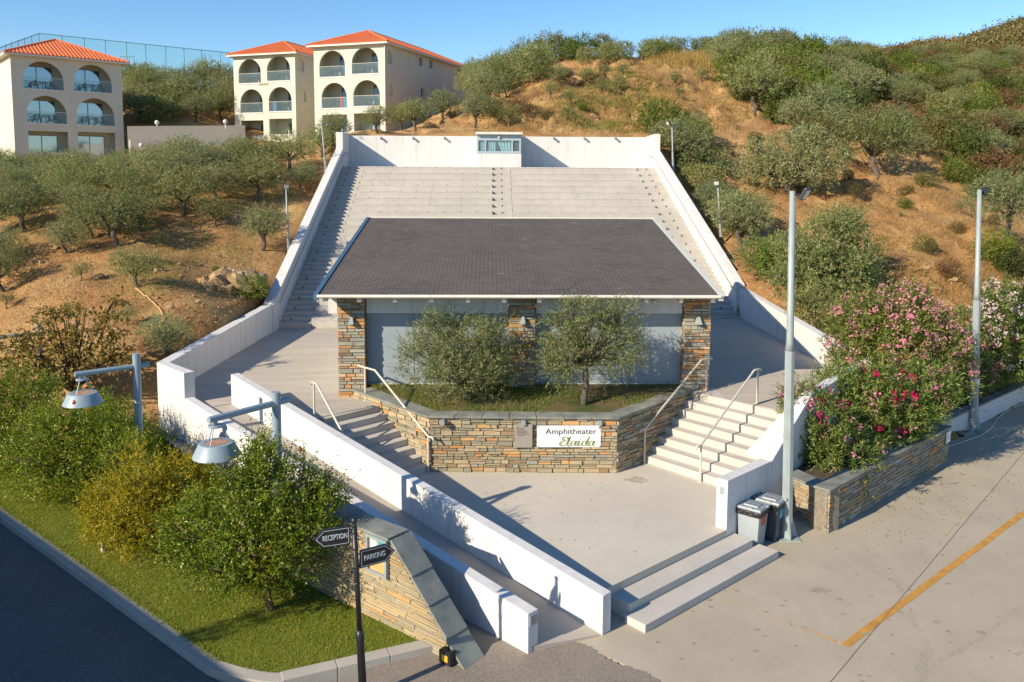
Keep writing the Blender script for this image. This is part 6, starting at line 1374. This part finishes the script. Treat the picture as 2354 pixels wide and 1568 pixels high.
# --- oleanders
def oleander(label, foot, blobs, n, flowers, seed, group=None):
    R = np.random.default_rng(seed); o = thing('oleander', label, 'oleander', tuple(foot)); B_ = np.array(blobs, float)
    c = twigs(R, blobs, n, .30, 14, .135, .024, .55, .35, .62); npmesh('foliage', c[0], c[1], LM['olean'], o)
    b = MB(); r = random.Random(seed)
    for x, y, z, a, c_ in blobs:
        for _ in range(2): b.tube([(foot.x + r.uniform(-.2, .2), foot.y + r.uniform(-.2, .2), foot.z - .2), (foot.x + x * .6, foot.y + y * .6, foot.z + z * .6), (foot.x + x, foot.y + y, foot.z + z)], [.03, .022, .01], 5)
    b.build('stem', M['wood'], o, smooth=True)
    for lm, nf, sel in flowers:
        pv = []; dv = []
        idx_ = [i for i in range(len(blobs)) if sel is None or i in sel]; w_ = B_[idx_, 3] ** 2; w_ = w_ / w_.sum()
        for i in R.choice(idx_, nf, p=w_):
            u_ = unit(R.normal(size=3)); u_[2] = abs(u_[2]) * .8 + .1; u_ = unit(u_); q = B_[i, :3] + u_ * np.array([B_[i, 3], B_[i, 3], B_[i, 4]]) * R.uniform(1.0, 1.22)
            for _ in range(R.integers(5, 13)):
                cc = q + R.normal(size=3) * .065; ax = unit(u_ + R.normal(size=3) * .5); s1 = unit(np.cross(ax, R.normal(size=3))); s2 = np.cross(ax, s1)
                for k_ in range(5): pv.append(cc); dv.append(s1 * math.cos(k_ * 1.2566) + s2 * math.sin(k_ * 1.2566) + ax * .35)
        v_, f_ = leaves(R, np.array(pv), unit(np.array(dv)), .042, .038); npmesh('flowers', v_, f_, LM[lm], o)
    return o
def ob_(foot, lst): (u0, v0), k = proj(foot), foot.y / F; return [((a - u0) * k, y, (v0 - b_) * k * .98, r * k, (rz or r) * k) for a, b_, y, r, rz in lst]
f1 = V(8.6, 19.4, ztp - .12); u1, v1 = 1985, 1150; s = f1.y / F
FT = f1 + V(-.4, -.15, 0); oleander('low dark green oleander with few crimson flowers at the near planter corner', FT, ob_(FT, [(1900,1050,0,58,50), (1860,1010,.2,50,None), (1950,1030,-.2,60,50), (1900,960,.3,55,None), (1850,930,.5,45,None), (1880,1090,-.2,40,22), (1930,1080,-.4,40,24)]), 1100, [('pink', 26, None), ('magenta', 16, [3, 4, 1])], 31)
FT = V(9.4, 20.85, ztp - .12); oleander('broad oleander with salmon and magenta flowers in the middle of the stone planter', FT, ob_(FT, [(1980,920,0,75,None), (2060,900,0,80,None), (2015,975,-.1,68,52), (2095,935,-.05,66,50), (1960,1000,-.3,50,None), (2140,890,0,60,None), (1930,890,.3,50,None), (2070,985,-.1,46,30)]), 2000, [('pink', 50, None), ('magenta', 46, [3, 2, 1])], 32)
FT = V(10.75, 22.85, ztp - .2); oleander('tall pink oleander mass behind the middle one, before the terrace wall', FT, ob_(FT, [(1980,720,0,62,None), (2060,710,0,70,None), (1960,790,.2,60,None), (2040,790,-.2,80,None), (2110,740,.1,65,None), (2160,790,0,60,None), (1940,730,.2,34,None), (2100,830,-.2,70,None), (1950,840,0,45,None), (2190,850,0,50,None)]), 2700, [('pink', 330, None)], 33)
FT = V(13.5, 25.9, .35); oleander('oleander with drooping orchid pink flowers left of the far steel pole', FT, ob_(FT, [(2170,880,0,55,None), (2190,905,-.1,42,None), (2140,905,-.05,42,None), (2200,850,.2,40,None), (2160,935,-.1,34,20), (2235,800,.2,42,None), (2215,745,.4,40,None), (2245,870,0,40,None)]), 1500, [('magenta', 16, [0, 1]), ('pink', 110, None)], 34)
FT = V(15.6, 27.2, .35); oleander('white flowering oleander right of the far steel pole', FT, ob_(FT, [(2300,720,0,55,None), (2350,690,0,50,None), (2280,780,-.2,50,None), (2340,770,-.2,60,None), (2390,720,0,60,None), (2320,840,-.2,50,40), (2270,850,-.2,36,30), (2380,820,0,50,None), (2270,720,.3,36,None), (2255,760,.2,36,None), (2300,660,.3,30,None)]), 2400, [('whitep', 400, None), ('magenta', 24, [2, 6])], 35)
FT = V(18.0, 29.9, .35); oleander('white flowering oleander at the right photo edge', FT, ob_(FT, [(2400,700,0,60,None), (2450,690,0,60,None), (2420,790,0,60,None), (2480,780,0,60,None)]), 900, [('whitep', 200, None)], 36)
# feathery grass clump at the terrace wall
R = np.random.default_rng(61); p = V(-9.15, 22.0, .08)
n = 420; pos = np.c_[R.normal(0, .22, n), R.normal(0, .18, n), np.zeros(n)]; dr = unit(np.c_[R.normal(0, .42, n), R.normal(0, .42, n), np.ones(n)]); v_, f_ = leaves(R, pos, dr, .85, .03)
tag(npmesh('ornamental_grass', v_, f_, LM['weed'], origin=tuple(p)), 'tuft of tall feathery grass against the white terrace corner', 'grass tuft')
# ------------------------------------------------------------------ stuff: grass, dry grass, stones
def pts_in(R, poly, n):
    xs = [p[0] for p in poly]; ys_ = [p[1] for p in poly]; out = []
    P_ = np.c_[R.uniform(min(xs), max(xs), n * 4), R.uniform(min(ys_), max(ys_), n * 4)]
    c = np.zeros(len(P_), bool); j = len(poly) - 1
    for i in range(len(poly)):
        xi, yi = poly[i]; xj, yj = poly[j]; c ^= ((yi > P_[:, 1]) != (yj > P_[:, 1])) & (P_[:, 0] < (xj - xi) * (P_[:, 1] - yi) / (yj - yi + 1e-12) + xi); j = i
    return P_[c][:n]
def blades(R, P3, h, w, lean):
    n = len(P3); d = unit(np.c_[R.normal(0, lean, n), R.normal(0, lean, n), np.ones(n)]); s = unit(np.cross(d, R.normal(size=(n, 3)))); hh = h * R.uniform(.5, 1.4, (n, 1))
    v_ = np.stack([P3 - s * w / 2, P3 + s * w / 2, P3 + d * hh], 1); return v_.reshape(-1, 3), np.arange(n * 3, dtype=np.int32).reshape(n, 3)
R = np.random.default_rng(71); near = [(x, y) for x, y in LAWN if True]
L_ = pts_in(R, near, 230000); v_, f_ = blades(R, np.c_[L_, np.full(len(L_), .10)], .038, .010, .5)
struct(npmesh('grass', v_, f_, LM['grass']), 'stuff')
# ragged overhang of turf over the kerb
m = 9000; tt = R.uniform(-6, LK, m); P_ = np.array([[(kA + dk * q + nk * (.2 + .0)).x, (kA + dk * q + nk * .2).y, .1] for q in tt]) + np.c_[np.array([nk.x, nk.y]) * R.normal(.03, .035, (m, 1)), R.uniform(0, .01, m)]
v_, f_ = blades(R, P_, .05, .011, .8); struct(npmesh('grass', v_, f_, LM['grass']), 'stuff')
Ps = pts_in(R, SOIL, 9000); Ps = Ps[(np.sin(Ps[:, 0] * 1.7) + np.sin(Ps[:, 1] * 2.3 + Ps[:, 0])) + R.normal(0, .6, len(Ps)) - (Ps[:, 0] - .5) * .22 > -.1]
v_, f_ = blades(R, np.c_[Ps, 1.85 + (Ps[:, 1] - 20) * .07], .11, .014, .5); struct(npmesh('grass', v_, f_, LM['weed']), 'stuff')
def hill_pts(R, n, poly, smin=22):
    out = []; xs = [q[0] for q in poly]; ys_ = [q[1] for q in poly]
    while len(out) < n:
        u, v = R.uniform(min(xs), max(xs)), R.uniform(min(ys_), max(ys_))
        if not inside(u, v, poly): continue
        p = cast(u, v, smin)
        if p is not None and not inside(p.x, p.y, [(-8.9, 32.5), (10.6, 32.5), (9.9, 50.6), (-8.9, 50.6)]): out.append(p)
    return out
def tufts(name, lm, centers, per, spread, h, w, lean):
    C_ = np.array([[c.x, c.y, c.z] for c in centers]); n = len(C_) * per; P_ = np.repeat(C_, per, 0); off = R.normal(0, spread, (n, 2)); P_[:, :2] += off
    P_[:, 2] = [hz_terrain(x, y) - .03 for x, y in P_[:, :2]]
    v_, f_ = blades(R, P_, h, w, lean); return struct(npmesh(name, v_, f_, lm), 'stuff')
tufts('dry_grass', LM['dry'], hill_pts(R, 1500, [(1700,300),(1990,390),(2353,470),(2353,690),(2000,690),(1850,600),(1720,480)]), 22, .38, .26, .022, .6)
tufts('dry_grass', LM['dry'], hill_pts(R, 1500, [(1130,240),(1250,165),(1460,135),(1700,140),(1760,260),(1660,300),(1500,303),(1100,303)]), 20, .5, .34, .035, .6)
tufts('dry_grass', LM['dry'], hill_pts(R, 1300, [(0,480),(300,560),(600,480),(760,330),(700,560),(600,690),(350,830),(150,800),(0,700)]), 16, .4, .15, .018, .7)
tufts('weeds', LM['weed'], hill_pts(R, 240, [(0,430),(400,430),(640,400),(640,460),(400,520),(0,560)]), 40, .5, .16, .02, .6)
tufts('weeds', LM['weed'], hill_pts(R, 130, [(560,420),(690,370),(720,440),(640,520),(500,540),(330,560),(250,640),(350,700),(560,640)]), 45, .42, .17, .02, .6)
tufts('weeds', LM['weed'], hill_pts(R, 260, [(1300,255),(1360,165),(1470,150),(1520,220),(1500,300),(1300,303)]), 40, .7, .3, .04, .6)
tufts('tall_grass', LM['dry'], hill_pts(R, 200, [(1490,128),(1640,112),(1760,140),(1700,160),(1500,150)], 60), 40, .8, .9, .05, .35)
# loose stones
def rock_mesh(seed, sub=2, amp=.35, squash=(1, 1, .7)):
    bm = bmesh.new(); bmesh.ops.create_icosphere(bm, subdivisions=sub, radius=1)
    for v in bm.verts:
        q = v.co.copy(); f = 1 + amp * noise.noise(q * 1.1 + Vector((seed * 7.1, 0, 0))) + amp * .5 * noise.noise(q * 2.7 + Vector((0, seed * 3.3, 0))); v.co = Vector((q.x * f * squash[0], q.y * f * squash[1], q.z * f * squash[2]))
    vs = [v.co.copy() for v in bm.verts]; fs = [[v.index for v in f.verts] for f in bm.faces]; bm.free(); return vs, fs
M['rock'] = None
t = NT('ochre_rock'); a = t.noise(2.2, 6, .65); c = t.noise(9, 5, .7)
k = t.ramp(a, [(.32, (.24, .14, .065)), (.48, (.40, .26, .12)), (.64, (.45, .34, .21)), (.78, (.37, .21, .085))]); k = t.mix(t.ramp(c, [(.32, (.7, .7, .7)), (.46, (0, 0, 0))]), k, (.13, .08, .045)); t.col(k); t.bump(t.noise(5, 7, .7, t.scaled((1, 1, 2.5))), 1.0, .08); M['rock'] = t.set(Roughness=.9)
b = MB(); cen = hill_pts(R, 1100, [(0,560),(600,560),(600,690),(350,830),(150,800),(0,700)]) + hill_pts(R, 700, [(1700,300),(1990,390),(2353,470),(2353,690),(1850,650),(1720,480)]) + hill_pts(R, 500, [(1130,240),(1250,165),(1460,150),(1700,150),(1660,300),(1100,303)])
rk = [rock_mesh(i, 1) for i in range(5)]
for i, p in enumerate(cen):
    vs, fs = rk[i % 5]; s = rnd.uniform(.02, .06) * (1 if rnd.random() < .93 else 2.2) * (1 if p.y < 50 else 1.5); q = Matrix.Rotation(rnd.uniform(0, 6), 3, 'Z'); b.add([q @ (v * s) + p for v in vs], fs)
struct(b.build('scree', M['rock'], origin=(0, 0, 0)), 'stuff')
M['hillrock'] = plain('earthy_rock', (.36, .215, .105), .95, .45, 3, .9)
def rock(label, u, v, rad, seed, squash=(1, .8, .6), name='boulder', dz=.25):
    p = cast(u, v) or atz(u, v, 3); vs, fs = rock_mesh(seed, 4, .5, squash); b = MB(); b.add([v_ * rad + p + V(0, 0, rad * dz) for v_ in vs], fs); return tag(b.build(name, M['hillrock' if v < 300 else 'rock']), label, 'rock')
p = cast(520, 672); b = MB()
for i, (dx, dy, dz, rr, sq) in enumerate(((-.75,-.1,.25,.62,(1.0,.8,.95)), (-.3,.25,.55,.72,(1.1,.9,.8)), (.45,.5,.55,.75,(1.3,1,.6)), (.15,-.2,.2,.5,(1,.8,.9)), (1.1,.7,.6,.6,(1.4,1,.45)), (-.55,-.55,-.1,.4,(1.3,.8,.7)), (.35,-.6,-.15,.35,(1,.8,.6)))):
    vs, fs = rock_mesh(20 + i, 2 if i % 2 else 3, .75, sq); q = Matrix.Rotation(.55, 3, 'Y') @ Matrix.Rotation(i * 1.3, 3, 'Z'); b.add([q @ (v_ * rr * .85) + p + V(dx * .9, dy, dz * .7 - .12) for v_ in vs], fs)
tag(b.build('rock_outcrop', M['rock'], smooth=False), 'jagged ochre rock outcrop on the left slope beside the seating', 'rock')
for lab, u, v, r_, sd_ in (('pale round boulder near the lone thin olive above the hose', 368, 625, .22, 1), ('flat grey stone on the bare left slope below the young sapling', 228, 642, .22, 2), ('pale boulder under the shade on the right slope, nearest the oleanders', 2150, 672, .2, 3), ('long pale slab of the stone row on the right slope', 2125, 622, .2, 4), ('small pale stone left in the row on the right slope', 2055, 618, .17, 5), ('pale stone low in the dry grass right of the big olive', 2195, 650, .17, 6), ('dark rocky ledge in the notch of the bare hill', 1325, 190, .6, 7), ('rounded ochre rock beside the dark ledge of the bare hill', 1300, 176, .4, 8), ('tilted rock layer low in the cut of the bare hill', 1365, 277, .45, 9), ('broken ochre rock face right in the cut of the bare hill', 1470, 278, .55, 10)):
    rock(lab, u, v, r_, sd_)
# yellow irrigation hose on the left slope
b = MB(); P_ = []
hp = [(312,666), (332,682), (357,702), (370,719), (380,737), (373,746), (345,751), (315,751)]
for i in range(len(hp) - 1):
    for j in range(5):
        u, v = hp[i][0] + (hp[i+1][0] - hp[i][0]) * j / 5, hp[i][1] + (hp[i+1][1] - hp[i][1]) * j / 5; q = cast(u, v, 23)
        if q: P_.append(q + V(0, 0, .035))
tag(b.tube(P_, .028, 6).build('irrigation_hose', plain('ochre_hose', (.50, .33, .14), .6, .1), smooth=True), 'ochre hose curving over the bare soil of the left slope', 'hose')
# fallen leaves on lawn
P_ = pts_in(R, [(-7.3, 15.6), (-3.6, 12.6), (-2.2, 13.4), (-5, 17)], 200); n = len(P_); dr = unit(np.c_[R.normal(size=(n, 2)), R.normal(0, .2, n)]); v_, f_ = leaves(R, np.c_[P_, np.full(n, .135)], dr, .05, .03, 8); struct(npmesh('fallen_leaves', v_, f_, LM['fig']), 'stuff')
# scrub cover of the far mountain and the hill behind
cc = []
for j in range(15):
    for i in range(60):
        for _ in range(4):
            a, c = rnd.random(), rnd.random(); q = rows[j][i].lerp(rows[j][i+1], a).lerp(rows[j+1][i].lerp(rows[j+1][i+1], a), c); cc.append(q)
C_ = np.array([[q.x, q.y, q.z] for q in cc]); per = 34; n = len(C_) * per; sz = np.repeat(R.uniform(.5, 1.5, len(C_)), per)[:, None]
P_ = np.repeat(C_, per, 0) + R.normal(size=(n, 3)) * np.array([1.6, 1.6, .7]) * sz; br = np.array([noise.fractal(Vector((c[0] * .03, c[1] * .03, c[2] * .05)), .8, 2, 3) for c in C_]) > .12; br = np.repeat(br, per)
for m_, lm_ in ((~br, 'scrub'), (br, 'brown')):
    v_, f_ = leaves(R, P_[m_], unit(R.normal(size=(m_.sum(), 3)) + np.array([0, 0, .5])), .85, .6); struct(npmesh('scrub', v_, f_, LM[lm_]), 'stuff')

R = np.random.default_rng(91); cy = V(-10.4, 8.95, -.01); bl = [(0, 0, .6 + .5 * i, .5 - .045 * i, .5) for i in range(9)]
o = thing('cypress', 'slim cypress across the road from the lawn', 'tree', tuple(cy)); t_ = limbs((0, 0, -.2), (0, 0, .5), bl[:1], .09, 5); t_.v = [(a + cy.x, b_ + cy.y, c + cy.z) for a, b_, c in t_.v]; t_.build('trunk', M['wood'], o)
c = twigs(R, bl, 1500, .25, 10, .07, .03, .8, .2); npmesh('crown', c[0], c[1], LM['dark'], o)

# litter under the oleanders and on the paving
R = np.random.default_rng(95)
for poly, n_, z_, lm_ in (([(8.0, 17.4), (13, 21.6), (14.2, 20.6), (9, 16.2)], 130, .016, 'fig'), ([(12.6, 22), (17, 26.3), (18, 25.6), (13.4, 21.2)], 90, .016, 'pink'), ([(2.5, 14.6), (4.6, 16.7), (3.2, 19.6), (-.5, 19.7), (0, 16.6)], 40, .458, 'fig'), ([(3, 13), (12, 12), (13, 19), (7, 16)], 60, .016, 'fig'), ([(-8, 24), (-4.5, 22.5), (-4.5, 31), (-8, 32)], 60, 1.76, 'brown')):
    P_ = pts_in(R, poly, n_); n = len(P_); dr = unit(np.c_[R.normal(size=(n, 2)), R.normal(0, .12, n)]); z0_ = np.array([zt(x) + .012 if z_ > 1 else z_ for x, y in P_])
    v_, f_ = leaves(R, np.c_[P_, z0_], dr, .05, .025, 8); struct(npmesh('fallen_leaves', v_, f_, LM[lm_]), 'stuff')
